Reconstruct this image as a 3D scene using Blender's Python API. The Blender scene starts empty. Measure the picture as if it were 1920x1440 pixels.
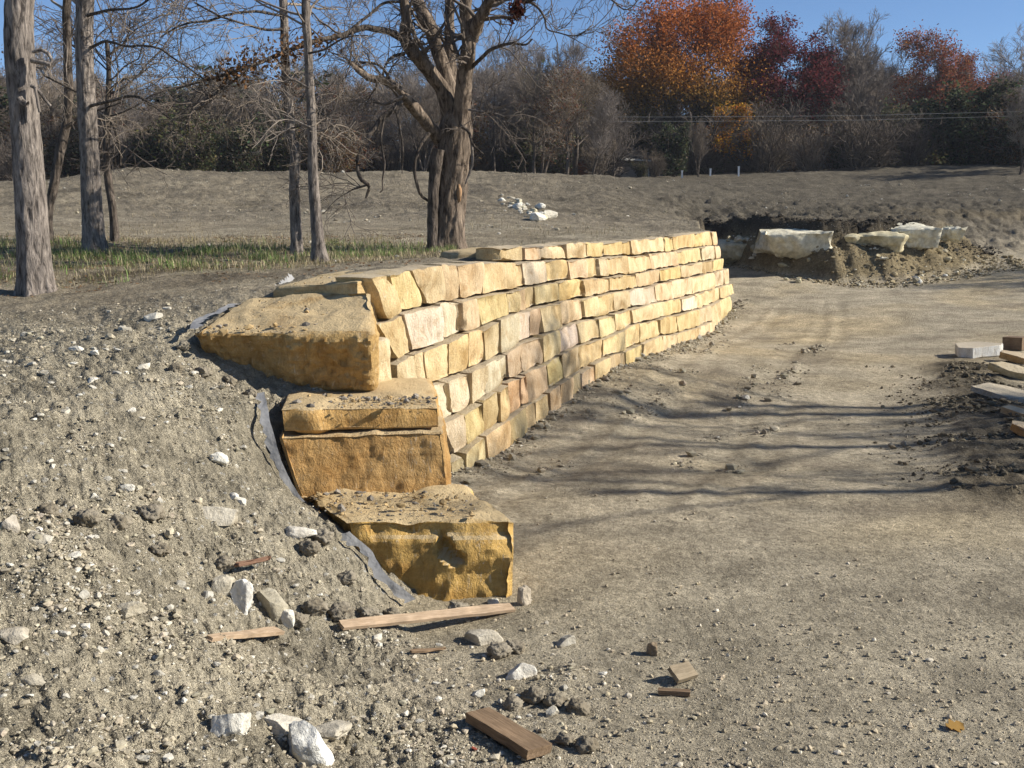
import bpy, math, random
import numpy as np
from mathutils import Vector

rng = np.random.default_rng(7)
random.seed(7)
scene = bpy.context.scene
COL = scene.collection

# ------------------------------------------------------------------ camera, sky, sun, exposure
F = 1950.0
HOR = 435.0
PITCH = math.atan((720 - HOR) / F)
EYE = 2.4
cd = bpy.data.cameras.new("camera")
cam = bpy.data.objects.new("camera", cd)
COL.objects.link(cam)
cam.location = (0, 0, EYE)
cam.rotation_euler = (math.pi / 2 - PITCH, 0, 0)
cd.sensor_width = 36
cd.lens = 36 * F / 1920
cd.clip_start = 0.05
cd.clip_end = 3000
scene.camera = cam

SUN_EL = math.radians(31)
SUN_AZ = math.radians(-2)            # measured from +X towards +Y
sun_dir = Vector((math.cos(SUN_EL) * math.cos(SUN_AZ), math.cos(SUN_EL) * math.sin(SUN_AZ), math.sin(SUN_EL)))
w = bpy.data.worlds.new("World")
scene.world = w
w.use_nodes = True
nt = w.node_tree
sky = nt.nodes.new("ShaderNodeTexSky")
sky.sky_type = 'NISHITA'
sky.sun_disc = False
sky.sun_elevation = SUN_EL
sky.sun_rotation = math.pi / 2 - SUN_AZ
sky.altitude = 1500
sky.air_density = 0.85
sky.dust_density = 0.1
sky.ozone_density = 4.5
bg = nt.nodes["Background"]
bg.inputs[1].default_value = 0.085
nt.links.new(sky.outputs[0], bg.inputs[0])
sd = bpy.data.lights.new("sun", 'SUN')
sd.energy = 5.0
sd.angle = math.radians(0.55)
sd.color = (1.0, 0.94, 0.84)
sun = bpy.data.objects.new("sun", sd)
COL.objects.link(sun)
sun.rotation_euler = (-sun_dir).to_track_quat('-Z', 'Y').to_euler()
scene.view_settings.view_transform = 'Standard'
scene.view_settings.look = 'None'
scene.view_settings.gamma = 1
scene.view_settings.use_curve_mapping = False
scene.view_settings.exposure = 0.68

# ------------------------------------------------------------------ small maths
CT, ST = math.cos(PITCH), math.sin(PITCH)
def ray(px, py):
    xc, yc = (px - 960) / F, -(py - 720) / F
    return np.array([xc, CT + yc * ST, -ST + yc * CT])
def at(px, py, Y):
    d = ray(px, py)
    return np.array([0, 0, EYE]) + d * (Y / d[1])
def atz(px, py, z):
    d = ray(px, py)
    return np.array([0, 0, EYE]) + d * ((z - EYE) / d[2])

_perm = np.random.default_rng(11).permutation(256)
_perm = np.concatenate([_perm, _perm, _perm])
_g = np.random.default_rng(12).normal(size=(256, 3))
_g /= np.linalg.norm(_g, axis=1)[:, None]
def perlin(p):
    p = np.asarray(p, float)
    i = np.floor(p).astype(int)
    f = p - i
    u = f * f * f * (f * (f * 6 - 15) + 10)
    i &= 255
    def gr(dx, dy, dz):
        h = _perm[_perm[_perm[(i[..., 0] + dx) & 255] + ((i[..., 1] + dy) & 255)] + ((i[..., 2] + dz) & 255)]
        g = _g[h]
        return g[..., 0] * (f[..., 0] - dx) + g[..., 1] * (f[..., 1] - dy) + g[..., 2] * (f[..., 2] - dz)
    def L(a, b, t): return a + t * (b - a)
    x00 = L(gr(0, 0, 0), gr(1, 0, 0), u[..., 0]); x10 = L(gr(0, 1, 0), gr(1, 1, 0), u[..., 0])
    x01 = L(gr(0, 0, 1), gr(1, 0, 1), u[..., 0]); x11 = L(gr(0, 1, 1), gr(1, 1, 1), u[..., 0])
    return L(L(x00, x10, u[..., 1]), L(x01, x11, u[..., 1]), u[..., 2])
def fbm(p, o=4, lac=2.0, gain=.5):
    a, s, r = 1.0, 1.0, 0
    for k in range(o):
        r = r + a * perlin(p * s + 17.3 * k); a *= gain; s *= lac
    return r
def n2(X, Y, sc, seed=0, o=1):
    p = np.stack([X * sc, Y * sc, np.full_like(X, seed * 3.7 + .5)], -1)
    return perlin(p) if o == 1 else fbm(p, o)
def sstep(a, b, x):
    t = np.clip((x - a) / (b - a), 0, 1)
    return t * t * (3 - 2 * t)

# ------------------------------------------------------------------ objects
def link_mesh(name, me, parent=None):
    o = bpy.data.objects.new(name, me)
    COL.objects.link(o)
    if parent is not None: o.parent = parent
    return o
def mesh_np(name, V, Fa, mat=None, smooth=True, col=None):
    """V (n,3), Fa (m,k) index array, or a list of such arrays of different k"""
    me = bpy.data.meshes.new(name)
    fl = Fa if isinstance(Fa, list) else [Fa]
    fl = [np.asarray(f) for f in fl if len(f)]
    me.vertices.add(len(V))
    me.vertices.foreach_set("co", np.asarray(V, np.float32).ravel())
    nl = sum(f.size for f in fl); nf = sum(len(f) for f in fl)
    me.loops.add(nl)
    me.loops.foreach_set("vertex_index", np.concatenate([f.ravel() for f in fl]).astype(np.int32))
    me.polygons.add(nf)
    tot = np.concatenate([np.full(len(f), f.shape[1]) for f in fl])
    st = np.concatenate([[0], np.cumsum(tot)[:-1]])
    me.polygons.foreach_set("loop_start", st.astype(np.int32))
    me.polygons.foreach_set("use_smooth", np.full(nf, smooth))
    me.update(calc_edges=True)
    if col is not None:
        c = np.concatenate([np.asarray(col), np.ones((len(col), 1))], 1) if np.shape(col)[1] == 3 else col
        a = me.color_attributes.new("Col", 'FLOAT_COLOR', 'POINT')
        a.data.foreach_set("color", np.asarray(c, np.float32).ravel())
    if mat is not None: me.materials.append(mat)
    return me
def tag(o, label=None, cat=None, group=None, kind=None):
    if label: o["label"] = label
    if cat: o["category"] = cat
    if group: o["group"] = group
    if kind: o["kind"] = kind
    return o
def empty(name, loc=(0, 0, 0), rz=0):
    o = bpy.data.objects.new(name, None)
    o.empty_display_size = .2
    COL.objects.link(o)
    o.location = loc; o.rotation_euler = (0, 0, rz)
    return o
def copy_tree(o, parent=None):
    c = o.copy(); COL.objects.link(c); c.parent = parent
    for ch in list(o.children): copy_tree(ch, c)
    return c

# ------------------------------------------------------------------ materials
def new_mat(name, rough=.9, spec=.15):
    m = bpy.data.materials.new(name)
    m.use_nodes = True
    b = m.node_tree.nodes["Principled BSDF"]
    b.inputs["Roughness"].default_value = rough
    b.inputs["Specular IOR Level"].default_value = spec
    return m, m.node_tree, b
def N(t, typ, **kw):
    n = t.nodes.new(typ)
    for k, v in kw.items():
        if k in n.inputs: n.inputs[k].default_value = v
        else: setattr(n, k, v)
    return n
def noise(t, vec, scale, detail=4, rough=.6, dist=0):
    n = N(t, "ShaderNodeTexNoise")
    n.inputs["Scale"].default_value = scale; n.inputs["Detail"].default_value = detail
    n.inputs["Roughness"].default_value = rough; n.inputs["Distortion"].default_value = dist
    if vec is not None: t.links.new(vec, n.inputs["Vector"])
    return n
def ramp(t, fac, stops):
    r = N(t, "ShaderNodeValToRGB")
    while len(r.color_ramp.elements) < len(stops): r.color_ramp.elements.new(.5)
    for e, (p, c) in zip(r.color_ramp.elements, stops):
        e.position = p; e.color = (*c, 1) if hasattr(c, '__len__') else (c, c, c, 1)
    t.links.new(fac, r.inputs[0])
    return r.outputs[0]
def mix(t, a, b, fac, mode='MIX'):
    n = N(t, "ShaderNodeMix", data_type='RGBA', blend_type=mode)
    for sock, v in ((n.inputs[6], a), (n.inputs[7], b), (n.inputs[0], fac)):
        if hasattr(v, 'links'): t.links.new(v, sock)
        elif hasattr(v, '__len__'): sock.default_value = (*v, 1)
        else: sock.default_value = v
    return n.outputs[2]
def math_(t, op, a, b=None):
    n = N(t, "ShaderNodeMath", operation=op)
    for s, v in ((n.inputs[0], a), (n.inputs[1], b)):
        if v is None: continue
        if hasattr(v, 'links'): t.links.new(v, s)
        else: s.default_value = v
    return n.outputs[0]
def bump(t, b, h, strength, dist, prev=None):
    n = N(t, "ShaderNodeBump")
    n.inputs["Strength"].default_value = strength; n.inputs["Distance"].default_value = dist
    t.links.new(h, n.inputs["Height"])
    if prev is not None: t.links.new(prev, n.inputs["Normal"])
    t.links.new(n.outputs[0], b.inputs["Normal"])
    return n.outputs[0]
def vscale(t, vec, s):
    n = N(t, "ShaderNodeMapping"); n.inputs["Scale"].default_value = s
    t.links.new(vec, n.inputs[0]); return n.outputs[0]

def mat_dirt(name="dirt_soil"):
    m, t, b = new_mat(name, .95, .08)
    geo = N(t, "ShaderNodeNewGeometry").outputs["Position"]
    col = N(t, "ShaderNodeVertexColor", layer_name="Col").outputs[0]
    n1 = noise(t, geo, 1.3, 5, .6).outputs[0]
    n2_ = noise(t, geo, 14, 6, .7).outputs[0]
    n3 = noise(t, geo, 70, 3, .7).outputs[0]
    c = mix(t, col, ramp(t, n1, [(.25, .62), (.7, 1.32)]), 1.0, 'MULTIPLY')
    c = mix(t, c, ramp(t, n2_, [(.3, .55), (.7, 1.38)]), .9, 'MULTIPLY')
    c = mix(t, c, ramp(t, n3, [(.3, .5), (.72, 1.5)]), .7, 'MULTIPLY')
    vo = N(t, "ShaderNodeTexVoronoi"); vo.inputs["Scale"].default_value = 26
    t.links.new(geo, vo.inputs["Vector"])
    sp = N(t, "ShaderNodeSeparateColor"); t.links.new(vo.outputs["Color"], sp.inputs[0])
    f = math_(t, 'MULTIPLY', math_(t, 'GREATER_THAN', sp.outputs[0], .9), math_(t, 'LESS_THAN', vo.outputs["Distance"], .32))
    al = N(t, "ShaderNodeVertexColor", layer_name="Col").outputs[1]
    c = mix(t, c, (.55, .52, .45), math_(t, 'MULTIPLY', f, al))
    t.links.new(c, b.inputs["Base Color"])
    h = math_(t, 'ADD', math_(t, 'MULTIPLY', n2_, .6), math_(t, 'MULTIPLY', n3, .35))
    vs = N(t, "ShaderNodeTexVoronoi", feature='SMOOTH_F1'); vs.inputs["Scale"].default_value = 30; vs.inputs["Smoothness"].default_value = .25
    wv = N(t, "ShaderNodeVectorMath", operation='ADD'); t.links.new(geo, wv.inputs[0])
    wn = noise(t, geo, 22, 3, .6); ws = N(t, "ShaderNodeVectorMath", operation='SCALE'); ws.inputs["Scale"].default_value = .06
    t.links.new(wn.outputs[1], ws.inputs[0]); t.links.new(ws.outputs[0], wv.inputs[1]); t.links.new(wv.outputs[0], vs.inputs["Vector"])
    vt = N(t, "ShaderNodeTexVoronoi"); vt.inputs["Scale"].default_value = 75; t.links.new(wv.outputs[0], vt.inputs["Vector"])
    cr = math_(t, 'ADD', math_(t, 'MULTIPLY', vs.outputs["Distance"], -1.0), math_(t, 'MULTIPLY', vt.outputs["Distance"], -.45))
    h = math_(t, 'ADD', h, math_(t, 'MULTIPLY', cr, math_(t, 'ADD', math_(t, 'MULTIPLY', al, .9), .12)))
    nb = bump(t, b, h, 1.0, .09)
    n4 = noise(t, geo, 240, 2, .6).outputs[0]
    rt = N(t, "ShaderNodeVertexColor", layer_name="Rut").outputs[0]
    rs = N(t, "ShaderNodeSeparateColor"); t.links.new(rt, rs.inputs[0])
    ph = math_(t, 'ADD', math_(t, 'MULTIPLY', rs.outputs[0], 44.0), math_(t, 'MULTIPLY', math_(t, 'ABSOLUTE', rs.outputs[1]), 26.0))
    tr_ = math_(t, 'MULTIPLY', math_(t, 'MULTIPLY', math_(t, 'SINE', ph), rs.outputs[2]), math_(t, 'ADD', math_(t, 'MULTIPLY', n1, 1.6), -.2))
    nb = bump(t, b, tr_, .45, .035, nb)
    bump(t, b, n4, .8, .010, nb)
    return m
def mat_stone(name, dustc=(.46, .385, .27), bandw=0.0):
    """quarried sandy limestone; object colour sets the tint of each block"""
    m, t, b = new_mat(name, .88, .15)
    oi = N(t, "ShaderNodeObjectInfo")
    geo = N(t, "ShaderNodeNewGeometry")
    pos = geo.outputs["Position"]
    sh = N(t, "ShaderNodeVectorMath", operation='ADD'); t.links.new(pos, sh.inputs[0])
    sc = N(t, "ShaderNodeVectorMath", operation='SCALE'); sc.inputs[0].default_value = (31, 17, 23)
    t.links.new(oi.outputs["Random"], sc.inputs["Scale"]); t.links.new(sc.outputs[0], sh.inputs[1])
    p = sh.outputs[0]
    a = noise(t, p, 2.2, 6, .62, .6).outputs[0]
    streak = noise(t, vscale(t, p, (1, 1, .38)), 13, 5, .7, .9).outputs[0]
    fine = noise(t, p, 55, 4, .7).outputs[0]
    c = mix(t, oi.outputs["Color"], ramp(t, a, [(.28, (.60, .50, .36)), (.5, (1, 1, 1)), (.74, (1.22, 1.26, 1.34))]), .9, 'MULTIPLY')
    c = mix(t, c, ramp(t, streak, [(.33, (.70, .62, .50)), (.52, (1, 1, 1)), (.72, (1.14, 1.17, 1.22))]), .5, 'MULTIPLY')
    c = mix(t, c, ramp(t, fine, [(.3, .72), (.7, 1.22)]), .7, 'MULTIPLY')
    band = noise(t, vscale(t, pos, (.5, .5, 8)), 3.0, 5, .6, .4).outputs[0]
    c = mix(t, c, ramp(t, band, [(.3, (.68, .6, .5)), (.5, (1, 1, 1)), (.7, (1.12, 1.1, 1.05))]), bandw, 'MULTIPLY')
    scr = noise(t, vscale(t, p, (1, 1, .12)), 34, 3, .6, 1.5).outputs[0]
    c = mix(t, c, (.72, .64, .50), math_(t, 'MULTIPLY', ramp(t, scr, [(.60, 0), (.72, .55)]), ramp(t, a, [(.4, .2), (.6, 1)])))
    drt = noise(t, p, 5.5, 5, .7).outputs[0]
    c = mix(t, c, (.22, .185, .14), ramp(t, drt, [(.60, 0), (.80, .55)]))
    rust = noise(t, p, 3.1, 4, .6, 1.2).outputs[0]
    c = mix(t, c, (.36, .17, .05), ramp(t, rust, [(.62, 0), (.8, .5)]))
    sep = N(t, "ShaderNodeSeparateXYZ"); t.links.new(geo.outputs["True Normal"], sep.inputs[0])
    up = ramp(t, math_(t, 'ADD', sep.outputs[2], math_(t, 'MULTIPLY', math_(t, 'SUBTRACT', a, .5), .9)), [(.6, 0), (.95, .85)])
    c = mix(t, c, dustc, up)
    t.links.new(c, b.inputs["Base Color"])
    h = math_(t, 'ADD', math_(t, 'ADD', math_(t, 'MULTIPLY', a, .5), math_(t, 'MULTIPLY', streak, .5)), math_(t, 'MULTIPLY', fine, .3))
    bump(t, b, h, .75, .06)
    return m
def mat_obj_rock(name, sc=6, rough=.9, lo=.7, hi=1.2):
    m, t, b = new_mat(name, rough, .15)
    oi = N(t, "ShaderNodeObjectInfo")
    pos = N(t, "ShaderNodeNewGeometry").outputs["Position"]
    a = noise(t, pos, sc, 6, .65, .4).outputs[0]
    f = noise(t, pos, sc * 10, 4, .7).outputs[0]
    c = mix(t, oi.outputs["Color"], ramp(t, a, [(.3, (lo, lo * .93, lo * .8)), (.6, (1, 1, 1)), (.8, hi)]), .9, 'MULTIPLY')
    c = mix(t, c, ramp(t, f, [(.3, .75), (.7, 1.15)]), .6, 'MULTIPLY')
    t.links.new(c, b.inputs["Base Color"])
    bump(t, b, math_(t, 'ADD', a, math_(t, 'MULTIPLY', f, .4)), .8, .15 / sc)
    return m
def mat_vcol(name, rough=.9, sc=30, lo=.7, hi=1.3, trans=0.0, spec=.12):
    m, t, b = new_mat(name, rough, spec)
    col = N(t, "ShaderNodeVertexColor", layer_name="Col").outputs[0]
    pos = N(t, "ShaderNodeNewGeometry").outputs["Position"]
    a = noise(t, pos, sc, 4, .65).outputs[0]
    c = mix(t, col, ramp(t, a, [(.3, lo), (.7, hi)]), 1.0, 'MULTIPLY')
    t.links.new(c, b.inputs["Base Color"])
    if trans:
        tr = N(t, "ShaderNodeBsdfTranslucent"); t.links.new(c, tr.inputs[0])
        mx = N(t, "ShaderNodeMixShader"); mx.inputs[0].default_value = trans
        t.links.new(b.outputs[0], mx.inputs[1]); t.links.new(tr.outputs[0], mx.inputs[2])
        t.links.new(mx.outputs[0], t.nodes["Material Output"].inputs[0])
    else:
        bump(t, b, a, .6, .25 / sc)
    return m
def mat_bark(name, dark, light, sc=1.0):
    m, t, b = new_mat(name, .92, .1)
    tc = N(t, "ShaderNodeNewGeometry").outputs["Position"]
    v = N(t, "ShaderNodeTexVoronoi"); v.inputs["Scale"].default_value = 24 * sc
    t.links.new(vscale(t, tc, (1, 1, .28)), v.inputs["Vector"])
    a = noise(t, vscale(t, tc, (1, 1, .22)), 22 * sc, 6, .7, .5).outputs[0]
    bl = noise(t, tc, 2.5, 4, .6).outputs[0]
    c = mix(t, dark, light, ramp(t, a, [(.36, 0), (.62, 1)]))
    c = mix(t, c, ramp(t, bl, [(.3, .72), (.7, 1.22)]), 1.0, 'MULTIPLY')
    t.links.new(c, b.inputs["Base Color"])
    h = math_(t, 'ADD', math_(t, 'MULTIPLY', v.outputs["Distance"], .4), a)
    bump(t, b, h, .9, .04)
    return m
def mat_twig(name, c1, c2):
    m, t, b = new_mat(name, .9, .1)
    pos = N(t, "ShaderNodeNewGeometry").outputs["Position"]
    a = noise(t, pos, 1.7, 3, .6).outputs[0]
    oi = N(t, "ShaderNodeObjectInfo")
    c = mix(t, c1, c2, ramp(t, a, [(.3, 0), (.7, 1)]))
    c = mix(t, c, ramp(t, oi.outputs["Random"], [(0, (.78, .76, .78)), (1, (1.2, 1.12, 1.0))]), 1.0, 'MULTIPLY')
    t.links.new(c, b.inputs["Base Color"])
    return m
def mat_wood(name, c1, c2):
    m, t, b = new_mat(name, .8, .2)
    tc = N(t, "ShaderNodeTexCoord").outputs["Object"]
    a = noise(t, vscale(t, tc, (2.5, 30, 30)), 4, 6, .65, .3).outputs[0]
    d = noise(t, tc, 6, 5, .6).outputs[0]
    c = mix(t, c1, c2, ramp(t, a, [(.35, 0), (.65, 1)]))
    c = mix(t, c, ramp(t, d, [(.3, .65), (.65, 1.15)]), .9, 'MULTIPLY')
    t.links.new(c, b.inputs["Base Color"])
    bump(t, b, a, .5, .006)
    return m

M_dirt = mat_dirt()
M_stone = mat_stone("quarried_stone")
M_block = mat_stone("split_block_stone", (.52, .405, .235), .5)
M_rock = mat_obj_rock("chalk_limestone", 5, .92, .5, 1.2)
M_clod = mat_vcol("clod_soil", .95, 90, .72, 1.25)
M_barkg = mat_bark("grey_oak_bark", (.055, .046, .04), (.31, .265, .225))
M_barkb = mat_bark("brown_shaggy_bark", (.045, .033, .025), (.25, .195, .145), .8)
M_barkd = mat_bark("dark_branch_bark", (.035, .028, .022), (.16, .13, .105))
M_twig = mat_twig("bare_twigs", (.15, .13, .11), (.31, .275, .24))
M_twigd = mat_twig("dark_twigs", (.10, .085, .07), (.20, .172, .145))
M_leaf = mat_vcol("autumn_leaf", .7, 3, .75, 1.25, trans=.35)
M_grass = mat_vcol("grass_blade", .7, 5, .75, 1.25, trans=.3)

# ------------------------------------------------------------------ wall plan
WX = np.array([600, 640, 700, 735, 800, 870, 960, 1020, 1100, 1180, 1260, 1320, 1345, 1375, 1395], float)
WI = np.array([.1155, .112, .1065, .1035, .0985, .0925, .083, .077, .0695, .0605, .050, .042, .0385, .0352, .033])
_q = np.linspace(600, 1395, 300)
_iy = np.interp(_q, WX, WI)
k_ = np.ones(31) / 31
_iy = np.convolve(np.pad(_iy, 15, mode='reflect', reflect_type='odd'), k_, 'valid')
WYs = 1 / _iy
WXs = (_q - 960) / F * WYs
CUR = np.stack([WXs, WYs], 1)
TAN = np.gradient(CUR, axis=0); TAN /= np.linalg.norm(TAN, axis=1)[:, None]
NOR = np.stack([TAN[:, 1], -TAN[:, 0]], 1)
SS = np.concatenate([[0], np.cumsum(np.linalg.norm(np.diff(CUR, axis=0), axis=1))])
def wall_xy(s, off):
    p = np.stack([np.interp(s, SS, CUR[:, 0]), np.interp(s, SS, CUR[:, 1])], -1)
    n = np.stack([np.interp(s, SS, NOR[:, 0]), np.interp(s, SS, NOR[:, 1])], -1)
    return p + n * np.asarray(off)[..., None], n
def hit_wall(px, py, off):
    d = ray(px, py)
    c = CUR + NOR * off
    s = np.interp(d[0] / d[1], c[:, 0] / c[:, 1], SS)
    p, _ = wall_xy(np.array(s), np.array(off))
    return s, EYE + d[2] * p[1] / d[1]

# ------------------------------------------------------------------ terrain
class TPS:
    def __init__(self, pts, lam=.02):
        P = np.array(pts, float); self.P = P[:, :2]
        n = len(P)
        K = self.phi(np.linalg.norm(self.P[:, None] - self.P[None], axis=2)) + lam * np.eye(n)
        Q = np.concatenate([np.ones((n, 1)), self.P], 1)
        A = np.zeros((n + 3, n + 3)); A[:n, :n] = K; A[:n, n:] = Q; A[n:, :n] = Q.T
        s = np.linalg.solve(A, np.concatenate([P[:, 2], np.zeros(3)]))
        self.w, self.a = s[:n], s[n:]
    @staticmethod
    def phi(r):
        return np.where(r > 1e-9, r, 1e-9) ** 1.0          # biharmonic-like linear kernel, stays tame outside
    def __call__(self, X, Y):
        out = np.empty(X.shape); x = X.ravel(); y = Y.ravel(); o = out.ravel()
        for i in range(0, len(x), 20000):
            a, b = x[i:i + 20000], y[i:i + 20000]
            r = np.hypot(a[:, None] - self.P[None, :, 0], b[:, None] - self.P[None, :, 1])
            o[i:i + 20000] = r @ self.w + self.a[0] + self.a[1] * a + self.a[2] * b
        return o.reshape(X.shape)
LPTS = [tuple(at(*p)) for p in [
    (352, 672, 8.3), (318, 668, 8.0), (430, 728, 8.25), (0, 600, 9.45), (150, 600, 9.6), (75, 552, 12), (181, 477, 16), (215, 452, 18), (92, 455, 17), (0, 520, 13),
    (300, 520, 12.4), (430, 552, 9.9), (545, 530, 11), (600, 491, 14.5), (556, 476, 15.5), (700, 490, 13.3), (838, 472, 16.5), (420, 440, 22), (0, 430, 22),
    (400, 400, 30), (0, 350, 45), (250, 318, 45), (430, 322, 46), (520, 328, 50), (700, 325, 48), (650, 440, 20), (650, 400, 28), (780, 360, 40),
    (900, 405, 28), (1000, 418, 25), (1040, 400, 28), (1150, 425, 27), (1000, 360, 42), (1200, 336, 58), (1100, 328, 56), (1280, 338, 62),
    (1500, 322, 68), (1700, 312, 70), (1900, 305, 72), (900, 322, 50), (1500, 370, 48), (1800, 360, 50), (1250, 390, 40), (1400, 400, 40),
    (1345, 418, 38), (1500, 408, 35), (1650, 406, 35.5), (1750, 412, 36), (1700, 398, 39), (1900, 400, 40), (1900, 425, 36), (2100, 410, 38), (2300, 320, 72),
    (0, 1440, 3.2), (0, 1000, 4.66), (0, 800, 5.9), (150, 700, 7.4), (300, 1100, 5.0), (300, 850, 6.6), (470, 762, 7.75), (556, 938, 7.55), (630, 1010, 6.65),
    (500, 1200, 5.35), (800, 1300, 5.15), (700, 1440, 4.17), (1000, 1440, 4.4), (640, 1130, 6.0), (-300, 700, 8), (-300, 500, 14), (-300, 1100, 4.5), (-400, 340, 45)]]
LPTS += [(-.72, 6.5, -.06), (-.35, 6.6, -.22), (.0, 6.5, -.24), (.35, 5.5, .0), (.62, 4.8, -.03), (1.1, 4.2, -.2), (1.2, 5.5, -.35), (1.0, 6.6, -.5), (1.5, 2.2, 0), (2.2, 0, 0), (3.2, 3, -.6), (4, 0, -.5),
         (-.9, 7.0, .2), (-.3, 7.2, .1), (-1.2, 7.9, .3), (-1.45, 7.4, .38), (-.8, 8.2, .3), (-1.6, 8.7, 1.2), (-1.9, 9.2, 1.5), (-1.5, 9.8, 1.85),
         (0, 0, .85), (0, 2.5, .62), (-2, 0, 1.0), (-6, 0, 1.5), (-12, -4, 1.7), (0, -6, .9), (-20, 12, 2.1), (8, -8, -.8),
         (-.5, 11.4, 2.02), (-1.2, 10.4, 2.0), (-.3, 12.6, 2.1), (1.0, 15.2, 2.22), (2.4, 19, 2.32), (4.2, 25, 2.38), (-.6, 13.2, 2.08),
         (0, 95, 6.4), (40, 95, 7.2), (-40, 90, 5.2), (60, 60, 6.0), (-60, 50, 4.6), (-70, 20, 3), (70, 30, 5)]
RPTS = [(.05, 6.62, -.07), (-.4, 6.55, -.08), (.35, 6.7, -.03), (-.8, 6.6, -.04), (.7, 4.7, 0), (3, 4.5, 0), (6, 4.5, .05), (5, 9, .05), (2, 9, 0), (9, 9.5, .25), (12, 9, .5), (8.5, 18, .32), (14, 18, .5),
        (5, 14, .1), (0, 0, -.05), (6, 0, .05), (-3, 5, 0), (-3, 10, 0), (0, -8, 0), (20, 0, .5), (22, 12, .7), (20, 24, 1.0)]
RPTS += [tuple(at(*p)) for p in [(1500, 640, 21), (1400, 492, 35), (1450, 512, 32), (1560, 531, 30),
                                 (1650, 531, 30.2), (1750, 507, 32), (1900, 480, 34), (1650, 570, 26), (1850, 560, 27), (1440, 560, 28), (1250, 780, 13.3)]]
for x, y in [(510,1215),(630,1170),(735,1110),(830,1035),(945,945),(1100,825),(1250,728),(1412,665),(1580,598),(1680,565),(1760,525),(1840,440)]:
    x, y = 680 + x * .375, 420 + y * .375
    s_, z_ = hit_wall(x, y, .275); p_, n_ = wall_xy(np.array(s_), np.array(.29))
    RPTS.append((p_[0], p_[1], z_)); RPTS.append((p_[0] - .5 * n_[0], p_[1] - .5 * n_[1], z_))
    RPTS.append((p_[0] + .45 * n_[0], p_[1] + .45 * n_[1], z_ - .05))
TL, TR = TPS(LPTS), TPS(RPTS)
BX = np.array([5.0, 5.6, 6.72, 7.3, 8.2, 9.5, 11, 13, 15.5, 19, 30, 60.])
BY = np.array([26.3, 29.5, 35.2, 34.6, 32, 30.4, 30.4, 31.3, 32.5, 33, 32, 30.])
_cx = np.concatenate([[9, 9, -.25, -.75, -1.35], CUR[15:, 0] - .24 * NOR[15:, 0]])
_cy = np.concatenate([[-50, 6.66, 6.8, 7.7, 8.5], CUR[15:, 1] - .24 * NOR[15:, 1]])
_o = np.argsort(_cy, kind='stable')
_cx, _cy = _cx[_o], _cy[_o]
WEND = 26.3
def upness(X, Y):
    lefty = X - np.interp(Y, _cy, _cx)
    wl = np.where(Y < WEND, sstep(.04, -.04, lefty), 0.0)
    jit = .35 * n2(X, Y, .9, 5) + .18 * n2(X, Y, 2.7, 6)
    tt = Y - np.interp(X, BX, BY) + jit
    wide = 1 + 2.2 * sstep(12.5, 16, X)
    prof = np.interp(tt / wide, [0, .8, 1.35, 1.8], [0, .5, .6, 1])
    prof2 = sstep(0, 2.2, tt / wide)
    k = sstep(12.5, 15, X)
    wb = prof * (1 - k) + prof2 * k
    wb = np.where((X < 5.0), np.where(Y >= WEND, 1.0, 0), wb)
    return np.maximum(wl, np.where(Y > 24, wb, 0))
def base_height(X, Y):
    r = np.hypot(X, Y); k = np.minimum(1, 92 / np.maximum(r, 1e-6))
    Xc, Yc = X * k, Y * k
    L, R = TL(Xc, Yc), TR(np.clip(Xc, -25, 40), np.clip(Yc, -12, 40))
    u = upness(X, Y)
    top = np.where(Y < 9, np.maximum(L, R) + .0, L)
    return R + u * (top - R), u, L, R
def loam_f(X, Y):
    l = np.exp(-(((X - .36 * Y - 1.3 - .4 * n2(X, Y, 1.2, 41)) / .5) ** 2)) * sstep(8.4, 9.6, Y) * sstep(18, 15.5, Y)
    return np.clip(l * (1.7 + 1.6 * n2(X, Y, 1.5, 42, 2)), 0, 1)
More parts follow.
